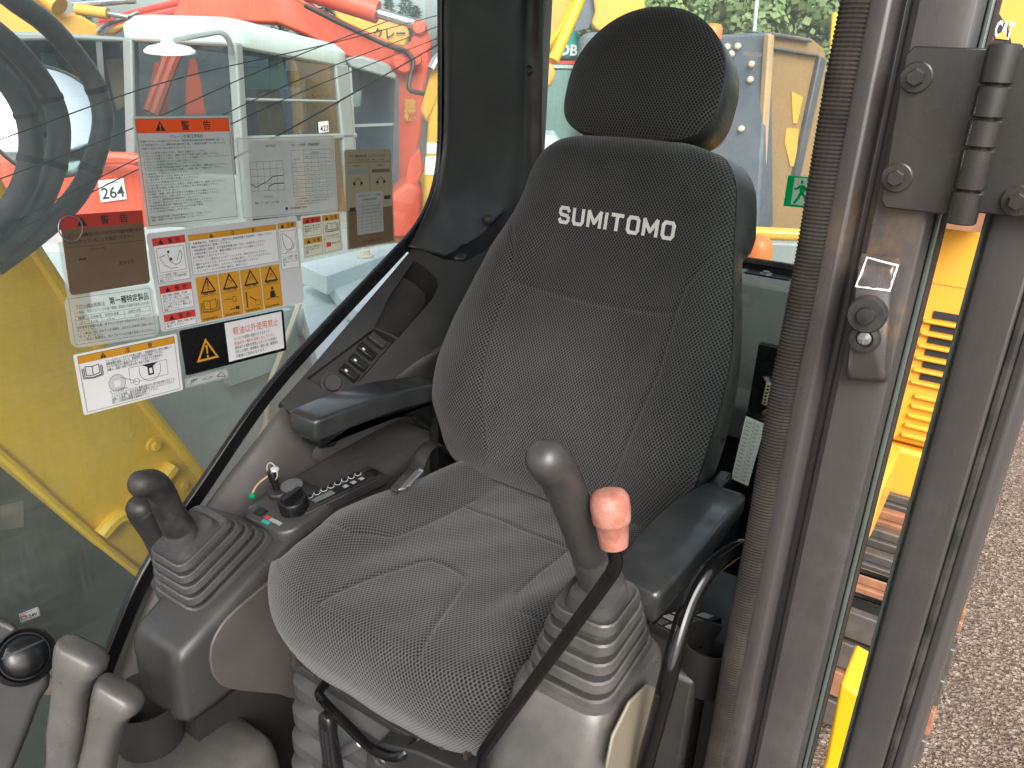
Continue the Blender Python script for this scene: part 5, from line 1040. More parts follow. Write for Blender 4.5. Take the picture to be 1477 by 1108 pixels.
m = MB(); slab(m, [(-150, 354), (330, 354), (330, 620), (-150, 620)], (120, 420), 3.6, .6, 12); m.build('side_deck', M['deck'], A, bevel=.03)
pb0 = at(163, 273, D=4.05); pbn = hz(160, 280, 12); bpq = [at(*p, P=at(160, 280, D=4.05)-pbn*.012, N=pbn) for p in ((141, 261), (178, 257), (183, 287), (146, 292))]
m = MB(); m.prism(bpq, pbn*.006); pq = m.build('number_placard', M['white'], A)
vs, fs = text_mesh('264', .012, 4); sx, sy = 1/np.ptp(vs[:, 0]), 1/.70
def bq(u, v): return (bpq[3]*(1-u)+bpq[2]*u)*(1-v)+(bpq[0]*(1-u)+bpq[1]*u)*v-pbn*.003
m = MB(); m.add([bq(.06+.88*(x-vs[:, 0].min())*sx, .14+.52*y*sy) for x, y in vs], fs); vs, fs = text_mesh('Stock Number', .0); m.add([bq(.24+.55*x/np.ptp(vs[:, 0]), .80+.13*y) for x, y in vs], fs); m.build('number', M['ink'], pq, recalc=False)
m = MB(); m.tube(smooth_path([at(120, 234, D=3.9), at(160, 228, D=3.92), at(196, 230, D=3.94), at(201, 236, D=3.94)], 4), .03, 8); m.build('handrail', M['orange'], A)
m = MB(); m.prism([onR(*p, .012) for p in ((352, 95), (388, 97), (389, 129), (355, 128))], nR*.01); m.prism([onR(*p, .014) for p in ((389, 84), (411, 84), (416, 129), (391, 129))], nR*.012); m.build('mint_sheet', M['mint'], A)
m = MB(); m.prism([onR(*p, .04) for p in ((383, 130), (405, 130), (422, 215), (392, 215))], nR*.1); m.prism([onR(*p, .04) for p in ((423, 103), (437, 103), (436, 125), (429, 127))], nR*.1); m.build('tan_seat', M['tan'], A, bevel=.02)
m = MB(); m.tube(smooth_path([onR(450+4*i, 138+(2.5 if i % 2 else -1), .08) for i in range(8)], 4), .006, 6); m.build('coiled_cord', M['black'], A)
m = MB(); m.prism([onR(*p, .15) for p in ((448, 115), (474, 125), (480, 190), (452, 190))], nR*.05); m.build('inner_panel', M['tealdull'], A)
nq = [onR(*p, -.01) for p in ((459, 176), (473, 174.5), (474, 190), (460, 192))]; m = MB(); m.prism(nq, -nR*.003); p4 = m.build('number_label', M['white'], A)
vs, fs = text_mesh('423', .012, 4); m = MB(); m.add([(nq[3]*(1-u)+nq[2]*u)*(1-v)+(nq[0]*(1-u)+nq[1]*u)*v-nR*.006 for u, v in ((.08+.84*x/1.45, .14+.5*y/.7) for x, y in vs)], fs); m.build('number', M['ink'], p4, recalc=False)
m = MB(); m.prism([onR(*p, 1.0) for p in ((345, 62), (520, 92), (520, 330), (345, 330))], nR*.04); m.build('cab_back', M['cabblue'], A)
m = MB(); slab(m, [(330, 262), (345, 330), (520, 330), (560, 345), (560, 520), (330, 520)], (440, 330), 4.6, .9, 0); m.build('side_body', M['cabframe'], A)
# the big orange boom behind it, a machine of its own
B = thing('excavator', 'orange excavator whose arched boom and hanging arm reach over the white cab roof', 'excavator', at(430, 200, D=6.6)*V(1, 1, 0))
m = MB(); slab(m, [(180, -140), (330, -80), (434, -2), (500, 32), (545, 52), (596, 75), (590, 100), (566, 104), (500, 82), (440, 50), (400, 34), (340, 32), (262, 34), (240, 40), (265, -10), (150, -100)], (430, 40), 6.2, .32, 0); m.build('boom', M['orange'], B, bevel=.02)
m = MB(); slab(m, [(560, 100), (575, 70), (592, 62), (600, 34), (609, 30), (617, 45), (622, 60), (620, 95), (612, 130), (608, 190), (596, 250), (590, 340), (563, 340), (566, 250), (564, 150)], (590, 150), 6.3, .26, 0); m.build('arm', M['orange'], B, bevel=.02)
m = MB(); m.tube([at(420, -22, D=6.1), at(545, 18, D=6.1)], .085, 14); m.build('cylinder', M['orange'], B)
m = MB(); m.tube([at(545, 19, D=6.1), at(603, 36, D=6.1)], .04, 12); m.build('cylinder_rod', M['chrome'], B)
m = MB(); m.tube(smooth_path(ats([(440, 8), (500, 38), (560, 66), (585, 74), (596, 90), (592, 110), (590, 128), (600, 133), (617, 136)], D=6.0), 5), .018, 8); m.build('hose', M['wire'], B)
m = MB(); m.tube(smooth_path(ats([(420, -6), (470, 22), (520, 46), (560, 62)], D=6.02), 4), .014, 8); m.build('pipe', M['orange'], B)
for c, r in (((583, 88), .10), ((605, 40), .06), ((600, 86), .05)):
    m = MB(); q = at(*c, D=6.12); m.lathe([(r, 0), (r, .05), (r*.8, .07), (0, .07)], q, -hz(*c), 20); m.build('pin_boss', M['orange'], B)
def lettering(txt, c, D, size, par, mt, yaw=0, slope=0.0, bold=.02, vertical=False, off=.01):
    vs, fs = text_mesh(txt, bold); n = hz(*c, yaw); r_ = nrm(np.cross(n, (0, 0, 1))); P0 = at(*c, D=D)-n*off; u = r_*math.cos(slope)+V(0, 0, 1)*math.sin(slope); v = V(0, 0, 1)*math.cos(slope)-r_*math.sin(slope)
    m = MB(); m.add([P0+u*x*size+v*y*size for x, y in vs], fs); return m.build('lettering', M[mt], par, recalc=False)
lettering('建テクノ', (352, 25), 6.2, .125, B, 'ink', 0, -.16)
lettering('建', (583, 158), 6.3, .10, B, 'yellow', 0, 0)
lettering('機', (583, 172), 6.3, .10, B, 'yellow', 0, 0)
m = MB(); slab(m, [(590, 230), (605, 215), (612, 245), (600, 270), (602, 330), (575, 330), (580, 290)], (595, 280), 5.6, .2, 0); m.build('bracket', M['orange'], B, bevel=.01)
m = MB(); slab(m, [(565, 280), (590, 262), (610, 275), (608, 345), (560, 345)], (588, 310), 5.5, .5, 0); m.build('body_panel', M['orange'], B, bevel=.03)
m = MB(); slab(m, [(420, 300), (560, 300), (560, 620), (420, 620)], (500, 400), 6.6, 1.0, 0); m.build('body', M['orange'], B)
# yellow boom with lettering behind the orange one
C_ = thing('excavator', 'yellow excavator boom with katakana lettering arching behind the orange boom', 'excavator', at(560, 150, D=8.6)*V(1, 1, 0))
m = MB(); slab(m, [(470, -10), (520, 25), (548, 12), (560, 14), (585, 36), (592, 50), (585, 70), (540, 60), (500, 60)], (560, 40), 7.6, .3, 0); m.build('boom', M['yellow'], C_, bevel=.03)
lettering('クレーン', (538, 55), 7.6, .11, C_, 'ink', 0, .05)
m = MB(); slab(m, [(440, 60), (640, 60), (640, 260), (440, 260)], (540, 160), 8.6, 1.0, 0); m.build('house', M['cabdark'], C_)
m = MB(); slab(m, [(520, 255), (640, 255), (640, 480), (520, 480)], (580, 370), 8.2, 1.2, 0); m.build('body', M['yellow'], C_)
# dark glazed cab between
D_ = thing('excavator', 'dark glazed excavator cab squeezed between the white roofed cab and orange arm', 'excavator', at(535, 180, D=6.0)*V(1, 1, 0))
m = MB(); slab(m, [(497, 84), (520, 80), (560, 92), (572, 110), (572, 116), (505, 98)], (535, 100), 5.7, .6, 0); m.build('cab_roof', M['cabframe'], D_, bevel=.02)
m = MB(); slab(m, [(502, 98), (570, 114), (566, 240), (515, 240)], (535, 150), 5.72, .01, 0); m.build('cab_glass', M['cabglass'], D_, recalc=False)
m = MB(); slab(m, [(507, 133), (522, 131), (520, 155), (509, 156)], (514, 145), 5.85, .08, 0); m.build('work_lamp', M['stickercream'], D_, bevel=.01)
m = MB(); slab(m, [(502, 180), (568, 178), (566, 181), (503, 184)], (535, 180), 5.7, .04, 0); m.build('cab_rail', M['cabframe'], D_)
m = MB(); slab(m, [(500, 96), (507, 98), (520, 330), (512, 330)], (510, 200), 5.69, .06, 0); m.build('cab_post', M['cabframe'], D_)
m = MB(); slab(m, [(502, 98), (575, 114), (575, 330), (500, 330)], (535, 200), 6.3, .05, 0); m.build('cab_back', M['cabblue'], D_)
for p in ([(537, 115), (541, 115), (546, 150), (543, 150)], [(550, 118), (553, 118), (553, 148), (550, 148)]):
    m = MB(); slab(m, p, p[0], 6.2, .02, 0); m.build('inner_strip', M['mint'], D_)
# yellow boom at the pillar edge with decals
E_ = thing('excavator', 'yellow excavator boom standing close to the dark rear pillar with white decals', 'excavator', at(630, 300, D=5.0)*V(1, 1, 0))
m = MB(); slab(m, [(618, 172), (640, 120), (700, 60), (720, 340), (612, 340), (612, 250)], (630, 220), 4.9, .35, 0); m.build('boom', M['yellow'], E_, bevel=.02)
m = MB(); slab(m, [(606, 160), (620, 110), (640, 70), (640, 130), (616, 180)], (622, 130), 5.4, .25, 0); m.build('arm', M['yellow'], E_, bevel=.02)
for p in ([(616, 206), (637, 206), (636, 222), (616, 222)], [(614, 226), (637, 226), (633, 252), (613, 252)]):
    m = MB(); slab(m, p, (630, 220), 4.895, .003, 0); m.build('decal', M['white'], E_)
m = MB(); slab(m, [(612, 330), (760, 330), (760, 620), (612, 620)], (650, 400), 5.2, 1.0, 0); m.build('body', M['yellow'], E_)
m = MB(); m.tube(ats([(622, 100), (628, 88), (637, 78)], D=5.3), .03, 8); m.build('cylinder_rod', M['chrome'], E_)
# left: grey roofed cab with round mirror, yellow boom above
F_ = thing('excavator', 'dark cab excavator with grey roof standing behind the round mirror', 'excavator', at(90, 250, D=5.6)*V(1, 1, 0))
m = MB(); slab(m, [(-60, 46), (12, 45), (100, 48), (182, 54), (182, 62), (100, 58), (14, 60), (-60, 62)], (90, 54), 5.3, 1.0, 0); m.build('cab_roof', M['cabframe'], F_, bevel=.03)
m = MB(); slab(m, [(-60, 60), (182, 60), (180, 240), (-60, 240)], (90, 150), 5.32, .01, 0); m.build('cab_glass', M['cabglass'], F_, recalc=False)
m = MB(); slab(m, [(-60, 60), (182, 60), (180, 330), (-60, 330)], (90, 180), 6.2, .05, 0); m.build('cab_back', M['cabblue'], F_)
for p in ([(-4, 60), (8, 60), (14, 240), (2, 240)], [(138, 60), (147, 60), (160, 240), (151, 240)]):
    m = MB(); slab(m, p, p[0], 5.28, .06, 0); m.build('cab_post', M['cabdark'], F_)
m = MB(); slab(m, [(58, 76), (78, 78), (86, 96), (60, 92)], (70, 85), 6.0, .02, 0); m.build('mint_sheet', M['mint'], F_)
m = MB(); slab(m, [(152, 86), (175, 84), (184, 150), (168, 160)], (168, 120), 5.9, .1, 0); m.build('tan_seat', M['tan'], F_)
m = MB(); m.tube(ats([(222, 165), (248, 95), (262, 65)], D=5.9), .04, 8); m.tube(ats([(212, 160), (236, 95), (248, 62)], D=5.9), .035, 8); m.build('red_pipe', M['orange'], F_)
m = MB(); slab(m, [(222, 92), (240, 85), (243, 165), (212, 165)], (230, 130), 6.1, .2, 0); slab(m, [(272, 85), (282, 85), (290, 120), (296, 165), (268, 165), (268, 120)], (280, 130), 6.1, .2, 0); m.build('orange_arm', M['orange'], F_)
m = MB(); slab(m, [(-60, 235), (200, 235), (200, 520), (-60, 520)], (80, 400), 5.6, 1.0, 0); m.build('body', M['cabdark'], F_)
G_ = thing('excavator', 'yellow excavator boom and cylinders above the grey cab roof', 'excavator', at(90, 100, D=7.6)*V(1, 1, 0))
m = MB(); slab(m, [(-60, -60), (30, -40), (90, 20), (108, 17), (144, 38), (142, 60), (-60, 60)], (90, 30), 7.4, .3, 0); m.build('boom', M['yellow'], G_, bevel=.03)
m = MB(); m.tube(ats([(50, -20), (86, 10)], D=7.2), .09, 12); m.build('cylinder', M['yellow'], G_); m = MB(); m.tube(ats([(110, 13), (156, 20)], D=7.1), .05, 12); m.build('cylinder', M['yellow'], G_)
m = MB(); m.tube(ats([(156, 20), (186, 26)], D=7.1), .022, 10); m.build('cylinder_rod', M['chrome'], G_); m = MB(); m.tube(ats([(106, 7), (195, 1)], D=7.15), .028, 10); m.build('cylinder_rod', M['chrome'], G_)
m = MB(); m.tube(smooth_path(ats([(140, 46), (152, 36), (182, 26), (200, 18)], D=7.2), 4), .02, 8); m.build('pipe', M['steel'], G_); m = MB(); slab(m, [(148, 48), (170, 36), (190, 30), (182, 40), (165, 50)], (165, 42), 7.3, .2, 0); m.build('bracket', M['yellow'], G_, bevel=.02)
m = MB(); slab(m, [(-60, 50), (150, 50), (150, 500), (-60, 500)], (60, 200), 7.7, 1.0, 0); m.build('body', M['cabdark'], G_)
H_ = thing('excavator', 'stack of red boom pipes slanting up at the top beside the orange boom', 'excavator', at(220, 60, D=9.2)*V(1, 1, 0))
for k in range(5):
    m = MB(); m.tube(ats([(120+k*8, 52-k*6-(2 if k % 2 else 0)), (300, 18-k*7)], D=9.0+.05*k), .045 if k % 2 else .03, 8); m.build('red_pipe', M['orange'] if k % 2 == 0 else M['darkred'], H_)
m = MB(); slab(m, [(120, 40), (330, 30), (330, 500), (120, 500)], (220, 200), 9.4, .6, 0); m.build('body', M['cabdark'], H_)
# round mirror
mc = at(70, 175, D=2.55); mn = nrm(nrm(CAM-mc)+V(.0, .12, .26)); rm = thing('round_mirror', 'large round mirror behind the hoses reflecting sky and trees', 'mirror', mc*V(1, 1, 0)+V(0, 0, 1.2))
m = MB(); m.lathe([(.182, -.03), (.186, -.005), (.182, .004), (.176, .004), (.176, -.002)], mc, mn, 40); m.build('rim', M['black'], rm, sharp=50)
m = MB(); m.lathe([(.176, .0), (.15, .006), (.1, .011), (.05, .0135), (0, .014)], mc, mn, 40); m.build('mirror_face', M['mirror'], rm, sharp=70)
m = MB(); m.tube(smooth_path([mc-mn*.03, mc-mn*.08+V(0, -.1, -.1), V(mc[0]-.05, mc[1]-.2, 1.2)], 4), .013, 8); m.build('mirror_arm', M['black'], rm)

# ================================================================ seen through the rear window
K = thing('excavator', 'teal excavator with white lettering on its body behind the headrest', 'excavator', at(810, 200, D=7.4)*V(1, 1, 0))
m = MB(); slab(m, [(740, 30), (836, 46), (836, 86), (740, 84)], (808, 70), 7.0, 1.0, 0); m.build('upper_body', M['teal'], K, bevel=.03)
m = MB(); slab(m, [(740, 86), (836, 88), (836, 93), (740, 91)], (808, 89), 6.98, .8, 0); m.build('red_stripe', M['red'], K)
m = MB(); slab(m, [(740, 92), (836, 94), (836, 99), (740, 97)], (808, 95), 6.96, .8, 0); m.build('pale_stripe', M['roofwhite'], K)
m = MB(); slab(m, [(740, 100), (860, 102), (850, 330), (740, 330)], (800, 200), 7.0, .9, 0); m.build('lower_body', M['tealdull'], K)
for p in ([(806, 108), (812, 108), (812, 150), (806, 152)], [(820, 106), (826, 106), (824, 148), (818, 150)]):
    m = MB(); slab(m, p, p[0], 6.96, .05, 0); m.build('panel_rib', M['tealdull'], K)
m = MB(); slab(m, [(790, 140), (802, 132), (800, 150), (786, 160)], (795, 145), 6.9, .1, 0); m.build('yellow_part', M['yellow'], K)
lettering('KOBELCO', (792, 78), 7.0, .125, K, 'white', 0, -.01, .03)
Q = thing('excavator', 'yellow excavator stick with bright cylinder tube beside the right rear pillar', 'excavator', at(800, 300, D=5.2)*V(1, 1, 0))
m = MB(); slab(m, [(700, -60), (846, -60), (832, 0), (806, 60), (780, 92), (740, 110), (700, 110)], (790, 40), 5.2, .3, 0); m.build('stick', M['yellow'], Q, bevel=.02)
m = MB(); m.tube(ats([(850, -40), (832, 10), (798, 88)], D=5.0), .038, 12); m.build('cylinder', M['boom'], Q)
m = MB(); m.tube(ats([(830, 0), (806, 46), (770, 92)], D=5.05), .018, 10); m.build('pipe', M['boom'], Q)
m = MB(); slab(m, [(770, 92), (798, 92), (802, 108), (794, 126), (780, 128), (770, 118)], (788, 108), 5.0, .2, 0); m.build('bucket_link', M['yellow'], Q, bevel=.02)
m = MB(); slab(m, [(770, 126), (790, 128), (786, 180), (770, 190)], (780, 150), 5.1, .2, 0); m.build('lower_link', M['cabdark'], Q)
m = MB(); slab(m, [(700, 190), (800, 196), (830, 240), (830, 420), (700, 420)], (780, 260), 5.2, .5, 0); m.build('bucket', M['deck'], Q)
Rr = thing('excavator', 'pale peach excavator arm joint over a slate box above the headrest', 'excavator', at(880, 150, D=7.2)*V(1, 1, 0))
m = MB(); slab(m, [(853, -20), (930, -20), (930, 60), (868, 48), (858, 42), (852, 34), (858, 16)], (890, 20), 6.6, .3, 0); m.build('arm', M['yellow'], Rr, bevel=.02)
m = MB(); slab(m, [(836, -20), (856, -20), (858, 16), (850, 40), (828, 46), (830, 30)], (845, 20), 6.7, .1, 0); m.build('dark_bracket', M['cabblue'], Rr)
m = MB(); slab(m, [(834, 56), (846, 46), (880, 46), (880, 330), (834, 330)], (855, 100), 6.5, .8, 0); m.build('slate_box', M['cabblue'], Rr, bevel=.05)
# dark cab with brown glass
Z_ = thing('excavator', 'tall dark cab with brown tinted glass side behind the seat', 'excavator', at(1080, 250, D=5.6)*V(1, 1, 0))
n1 = hz(1112, 200, -20); P1 = at(1112, 48, D=5.0); n2 = hz(1112, 200, 50)
m = MB(); m.prism([at(*p, P=P1, N=n1) for p in ((1020, 52), (1040, 50), (1112, 46), (1092, 330), (1086, 345), (1020, 345))], n1*.4); m.build('cab_back', M['cabblue'], Z_, bevel=.02)
m = MB(); m.prism([at(*p, P=P1, N=n2) for p in ((1112, 46), (1170, 56), (1188, 70), (1192, 90), (1160, 345), (1090, 345))], n2*.02); m.build('brown_glass', M['amberglass'], Z_, recalc=False)
for nm, p in (('glass_rail', ((1112, 46), (1172, 57), (1172, 62), (1112, 52))), ('inner_post', ((1184, 80), (1193, 86), (1152, 270), (1144, 268))), ('lower_rail', ((1112, 66), (1182, 78), (1182, 83), (1112, 71))), ('cab_edge', ((1110, 48), (1118, 49), (1100, 345), (1090, 345)))):
    m = MB(); m.prism([at(*q, P=P1-n2*.04, N=n2) for q in p], n2*.05); m.build(nm, M['cabdark'] if 'edge' not in nm else M['tan'], Z_, bevel=.01)
m = MB(); m.prism([at(*q, P=P1-n2*.01, N=n2) for q in ((1135, 185), (1152, 186), (1148, 240), (1140, 240), (1132, 205))], n2*.012); m.build('yellow_part', M['yellow'], Z_); m = MB(); m.prism([at(*q, P=P1-n2*.01, N=n2) for q in ((1142, 132), (1158, 140), (1150, 178), (1144, 178))], n2*.012); m.build('yellow_part', M['yellow'], Z_)
for c in ((1050, 68), (1065, 67), (1056, 78), (1085, 93), (1083, 115), (1070, 186)):
    m = MB(); m.lathe([(.022, 0), (.022, .02), (.012, .03), (0, .03)], at(*c, P=P1, N=n1), -n1, 14); m.build('round_bolt', M['cream'], Z_)
m = MB(); slab(m, [(1072, 74), (1096, 76), (1094, 82), (1072, 80)], (1084, 78), 4.9, .05, -20); m.build('lamp_bracket', M['steel'], Z_)
m = MB(); m.tube(ats([(1088, 46), (1092, 0), (1093, -30)], D=5.2), .012, 8); m.build('antenna', M['roofwhite'], Z_)
m = MB(); m.prism([at(*q, P=P1, N=n2) for q in ((1070, 347), (1200, 347), (1200, 520), (1070, 520))], n2*.03); m.build('body', M['catyellow'], Z_)
m = MB(); slab(m, [(1000, 324), (1160, 332), (1160, 350), (1000, 345)], (1115, 335), 3.2, .05, 0); tag(m.build('engine_hood', M['catyellow'], bevel=.02), 'flat yellow engine hood just outside the rear window sill', 'hood')
m = MB(); slab(m, [(1000, 346), (1180, 352), (1180, 470), (1000, 470)], (1115, 350), 3.1, .06, 0); tag(m.build('mesh_guard', M['cabframe'], bevel=.01), 'grey mesh guard below the yellow hood behind the sill', 'guard')
oc_ = at(1092, 362, D=2.3); m = MB(); m.lathe([(.045, -.10), (.045, 0), (.043, .018), (.036, .034), (.022, .045), (0, .050)], oc_, (0, 0, 1), 26); tag(m.build('orange_beacon', M['gore'], sharp=60), 'orange domed beacon just outside the rear window sill', 'beacon')
oc_ = at(1028, 48, D=4.6); m = MB(); m.lathe([(.05, -.12), (.055, -.02), (.055, .03), (.04, .05), (0, .055)], oc_, (0, 0, 1), 22); tag(m.build('orange_beacon', M['gore'], sharp=60), 'orange beacon peeping out beside the top of the headrest', 'beacon')
m = MB(); m.tube(ats([(1205, 20), (1200, 90), (1190, 170)], D=6.5), .03, 8); tag(m.build('yellow_pole', M['boom']), 'yellow pole beside the ribbed seal behind the brown glass', 'pole')
for k, (a, b) in enumerate((((960, 36), (1300, 58)), ((960, 42), (1300, 66)))):
    m = MB(); m.tube(smooth_path([at(*a, D=16), at((a[0]+b[0])/2, (a[1]+b[1])/2+3, D=16), at(*b, D=16)], 5), .008, 6); tag(m.build('overhead_cable', M['wire']), ['upper overhead cable in front of the wooded hill', 'lower overhead cable in front of the wooded hill'][k], 'cable', 'overhead cables')

# ================================================================ yellow machine and tracks seen past the door
Y_ = thing('excavator', 'yellow excavator with slotted engine cover seen through the gap beside the door', 'excavator', (-.9, 4.6, 0))
CY = 3.6
zt_ = at(1370, 322, Y=CY)[2]; zl = at(1300, 640, Y=CY)[2]; zb_ = at(1290, 722, Y=CY)[2]
m = MB(); m.mm((-.55, CY, zl), (.02, CY+2.2, zt_)); cov = m.build('engine_cover', M['catyellow'], Y_, bevel=.03, seg=3)
m = MB(); m.mm((-.55, CY-.02, zb_), (.02, CY+2.2, zl-.015)); m.build('lower_cover', M['catyellow'], Y_, bevel=.02)
m = MB(); m.mm((-.55, CY-.004, at(1370, 410, Y=CY)[2]-.006), (.02, CY-.001, at(1370, 410, Y=CY)[2])); m.build('crease', M['yellow'], cov)
for k in range(6):
    z = at(1350, 454+18.5*k, Y=CY)[2]; xl = at(1346-4*k, 454+18.5*k, Y=CY)[0]
    m = MB(); m.mm((xl, CY-.006, z-.016), (xl+.32, CY-.002, z+.016)); m.build('vent_slot', M['ink'], cov)
    m = MB(); m.mm((xl-.03, CY-.022, z-.040), (xl+.34, CY-.001, z-.024)); m.build('vent_rib', M['catyellow'], cov, bevel=.006)
for k in range(5):
    z = at(1330, 572+15*k, Y=CY)[2]; xl = at(1318-5*k, 572+15*k, Y=CY)[0]; m = MB(); m.mm((xl, CY-.022, z-.012), (xl+.3, CY-.001, z+.010)); m.build('pressed_rib', M['catyellow'], cov, bevel=.008)
m = MB(); m.mm((-.42, CY-.3, zt_+.02), (-.12, CY+.4, zt_+.22)); m.build('brown_box', M['trackrust'], Y_)
# logo boom standing above
n = hz(1440, 60, 0); P0 = at(1440, 60, D=6.0)
def lg(pts, th, off=0): return [at(*p, P=P0-n*off, N=n) for p in pts]
m = MB(); m.prism(lg([(1432, -30), (1500, -30), (1520, 60), (1500, 130), (1408, 130), (1418, 60)], .3), n*.3); lo_ = m.build('boom', M['yellow'], Y_, bevel=.01)
m = MB(); m.prism(lg([(1428, 5), (1440, 18), (1454, 40), (1460, 66), (1458, 80), (1416, 78)], .3, .006), n*.004); m.build('black_wedge', M['ink'], lo_)
m = MB(); m.prism(lg([(1428, 44), (1434, 56), (1424, 66), (1418, 62)], .3, .010), n*.002); m.build('red_wedge', M['red'], lo_)
m = MB(); m.prism(lg([(1418, -20), (1432, -20), (1416, 80), (1404, 80)], .3, .03), n*.02); m.build('white_strip', M['white'], lo_)
vs, fs = text_mesh('CAT', .04); r_ = nrm(np.cross(n, (0, 0, 1))); q0 = at(1433, 53, P=P0-n*.012, N=n); sx = .122/np.ptp(vs[:, 0])
m = MB(); m.add([q0+r_*(x*sx+.00*y)+V(0, 0, 1)*(y*.165-.14*x*sx) for x, y in vs], fs); m.build('lettering', M['white'], lo_, recalc=False)
m = MB(); m.poly([q0+r_*.012+V(0, 0, -.012)-n*.004, q0+r_*.105+V(0, 0, -.022)-n*.004, q0+r_*.058+V(0, 0, .045)-n*.004]); m.build('yellow_triangle', M['yellow'], lo_, recalc=False)
for k in range(16):
    y = 2.75+.19*k; m = MB(); dz = rnd.uniform(-.01, .01)
    m.mm((-.42, y, .62+dz), (.155+rnd.uniform(-.01, .01), y+.145, .66+dz)); m.mm((-.42, y+.02, .66+dz), (.15, y+.05, .70+dz)); m.build('track_shoe', M['trackrust'] if k % 3 == 0 else M['trackdark'], Y_, bevel=.006)
    m = MB(); m.mm((-.42, y, .0), (.155+rnd.uniform(-.015, .015), y+.145, .05)); m.build('track_shoe', M['trackrust'] if k % 3 == 1 else M['trackdark'], Y_, bevel=.006)
for k in range(4):
    m = MB(); m.mm((-.42, 2.66, .07+.14*k), (.15, 2.70, .185+.14*k)); m.build('track_shoe', M['trackrust'] if k == 1 else M['trackdark'], Y_, bevel=.006)
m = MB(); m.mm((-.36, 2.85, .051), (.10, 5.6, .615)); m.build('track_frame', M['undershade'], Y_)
m = MB(); m.mm((-.55, 3.0, .72), (-.22, 3.5, .95)); m.build('side_step', M['catyellow'], Y_, bevel=.02)
own = thing('step_panel', 'yellow step panel of this machine below the gap beside the door', 'panel', (-.12, 1.7, .8))
m = MB(); m.prism(ats([(1190, 1095), (1212, 985), (1245, 1005), (1225, 1108), (1200, 1160), (1170, 1160)], Y=1.9), (0, .2, 0)); m.build('panel', M['boom'], own, bevel=.01)
for k, y0_ in enumerate((826, 860)):
    m = MB(); a, b = at(1246-8*k, y0_, Y=.80), at(1272-8*k, y0_+8, Y=.80); m.tube([a-V(.01, 0, 0), b+V(.008, 0, 0)], .0035, 8)
    tag(m.build('gas_strut', M['black']), ['upper short black stay across the gap between pillar and door', 'lower short black stay across the gap between pillar and door'][k], 'stay', 'stays beside the door')

# ================================================================ trees and the wooded hill
def conifer(seed, hh, w0):
    r = random.Random(seed); t = thing('conifer_tree', '', 'tree'); m = MB()
    m.tube([(0, 0, 0), (0, 0, hh*.5), (0, 0, hh*.97)], [w0*.07, w0*.045, w0*.012], 7); m.build('trunk', M['bark'], t)
    m = MB()
    for i in range(1500):
        u = r.random()**.8; z = hh*(.08+.92*u); rad = w0*(1-u)**.8*(.45+.55*abs(math.sin(z*5.2+r.random()*.7)))*math.sqrt(r.random())+.05; a = r.random()*6.283
        c = V(rad*math.cos(a), rad*math.sin(a), z-rad*.35); s_ = hh*(.014+.020*r.random())*(1.3-u*.6); d = nrm((math.cos(a), math.sin(a), -.5+r.random()*.7)); e = nrm(np.cross(d, (r.random()-.5, r.random()-.5, 1)))
        m.add([c-e*s_*.6, c+e*s_*.6, c+d*s_*2.2], [(0, 1, 2)])
    m.build('crown', M['needle'], t, recalc=False); return t
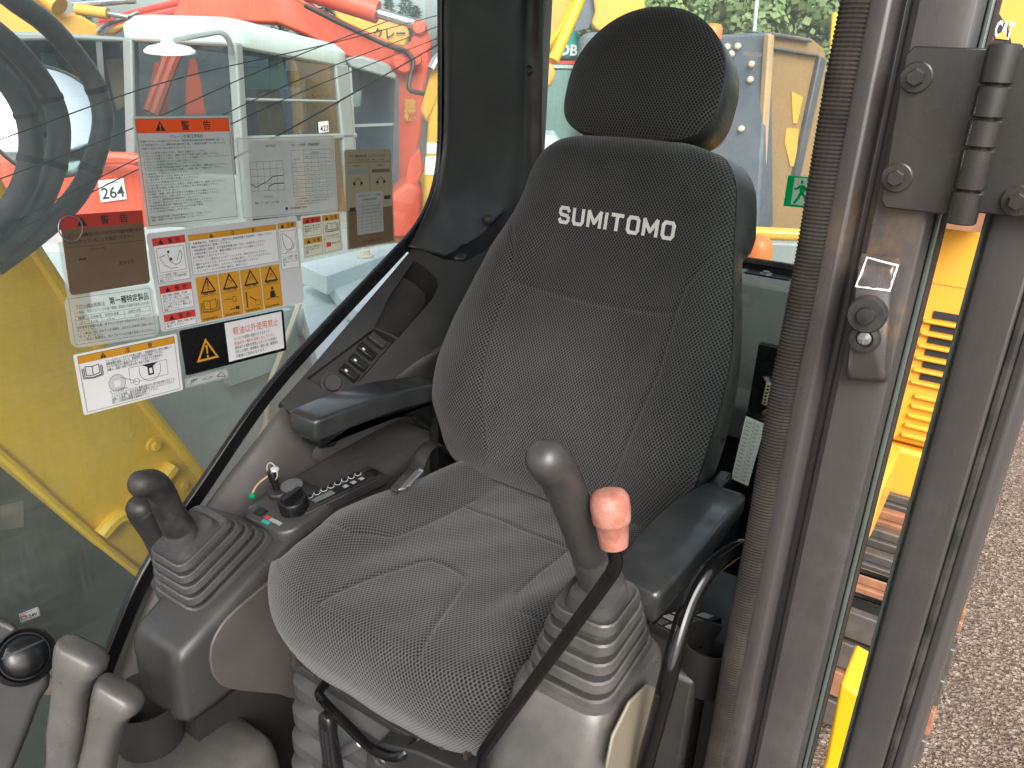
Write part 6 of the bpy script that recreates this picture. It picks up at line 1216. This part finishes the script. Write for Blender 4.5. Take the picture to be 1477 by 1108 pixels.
def broad(seed, hh, w0):
    r = random.Random(seed); t = thing('broadleaf_tree', '', 'tree'); m = MB(); m.tube([(0, 0, 0), (.1, 0, hh*.4), (0, .1, hh*.75)], [w0*.08, w0*.06, w0*.02], 7)
    for k in range(5): a = k*1.3; m.tube([(0, 0, hh*.35), (w0*.4*math.cos(a), w0*.4*math.sin(a), hh*.65)], [w0*.035, w0*.012], 6)
    m.build('trunk', M['bark'], t); m = MB()
    cl = [(V(w0*.6*r.uniform(-1, 1), w0*.6*r.uniform(-1, 1), hh*r.uniform(.35, .95)), w0*r.uniform(.25, .5)) for _ in range(16)]
    for i in range(1900):
        c0, rr = cl[i % 16]; d = nrm((r.gauss(0, 1), r.gauss(0, 1), r.gauss(0, 1))); c = c0+d*rr*(.6+.4*r.random()); s_ = hh*.022*(.6+r.random()); e = nrm(np.cross(d, (r.random(), r.random(), r.random()))); f = np.cross(d, e)
        m.add([c-e*s_, c+f*s_, c+e*s_, c-f*s_*.8], [(0, 1, 2, 3)])
    m.build('crown', M['leafm'], t, recalc=False); return t
ct = [conifer(3, 9.0, 2.0), conifer(5, 9.0, 1.7)]; bt_ = [broad(4, 7.0, 2.6), broad(9, 7.0, 2.9)]
for k, (px, py, D, i) in enumerate(((497, -8, 34, 0), (525, -14, 36, 1), (560, -4, 33, 0), (585, -16, 36, 1), (600, 8, 33, 0), (470, -25, 38, 1), (440, -16, 34, 0), (636, 40, 40, 1), (655, 20, 38, 0), (400, -20, 40, 1), (680, 30, 40, 0), (350, -15, 40, 0), (300, -10, 42, 1), (120, 0, 45, 0), (60, -6, 45, 1))):
    top = at(px, py, D=D); s_ = top[2]/9.0; o = ct[i]; lab = ['dark conifer standing behind the orange boom', 'distant conifer behind the far excavators'][0 if px < 620 else 1]
    o2 = clone(o, (top[0], top[1], 0), lab, s_, k*.9); o2['group'] = 'conifers behind the machines'
for o in ct:
    for c in list(o.children): bpy.data.objects.remove(c)
    bpy.data.objects.remove(o)
hill = MB(); HN = 19
rows = []
for j in range(10):
    row = []
    for i in range(HN):
        a = math.radians(-24+i*2.9+4); dist = 34+j*9; z = -1+interp(j, [0, 2, 6, 9], [0, 3.0, 15, 20])*(.9+.15*math.sin(i*1.1))
        row.append(V(-math.sin(a)*dist, math.cos(a)*dist, z))
    rows.append(row)
hill.grid(rows); tag(hill.build('hill', M['needle']), kind='structure', label='steep wooded hillside behind the yard')
k = 0
for j in range(5):
    for i in range(10):
        px = 770+i*52+(26 if j % 2 else 0)+rnd.uniform(-14, 14); D = 36+j*8
        base = at(px, 60, D=D); z = -1+interp(j, [0, 2, 6, 9], [0, 3.0, 15, 20])*.95; hgt = 5.5+rnd.random()*2.5
        o2 = clone(bt_[(i+j) % 2], (base[0], base[1], max(z-.5, 0)), 'pale green broadleaf tree on the wooded hill behind the rear window', hgt/7.0, i*1.7+j); o2['group'] = 'trees on the hill'; k += 1
for o in bt_:
    for c in list(o.children): bpy.data.objects.remove(c)
    bpy.data.objects.remove(o)
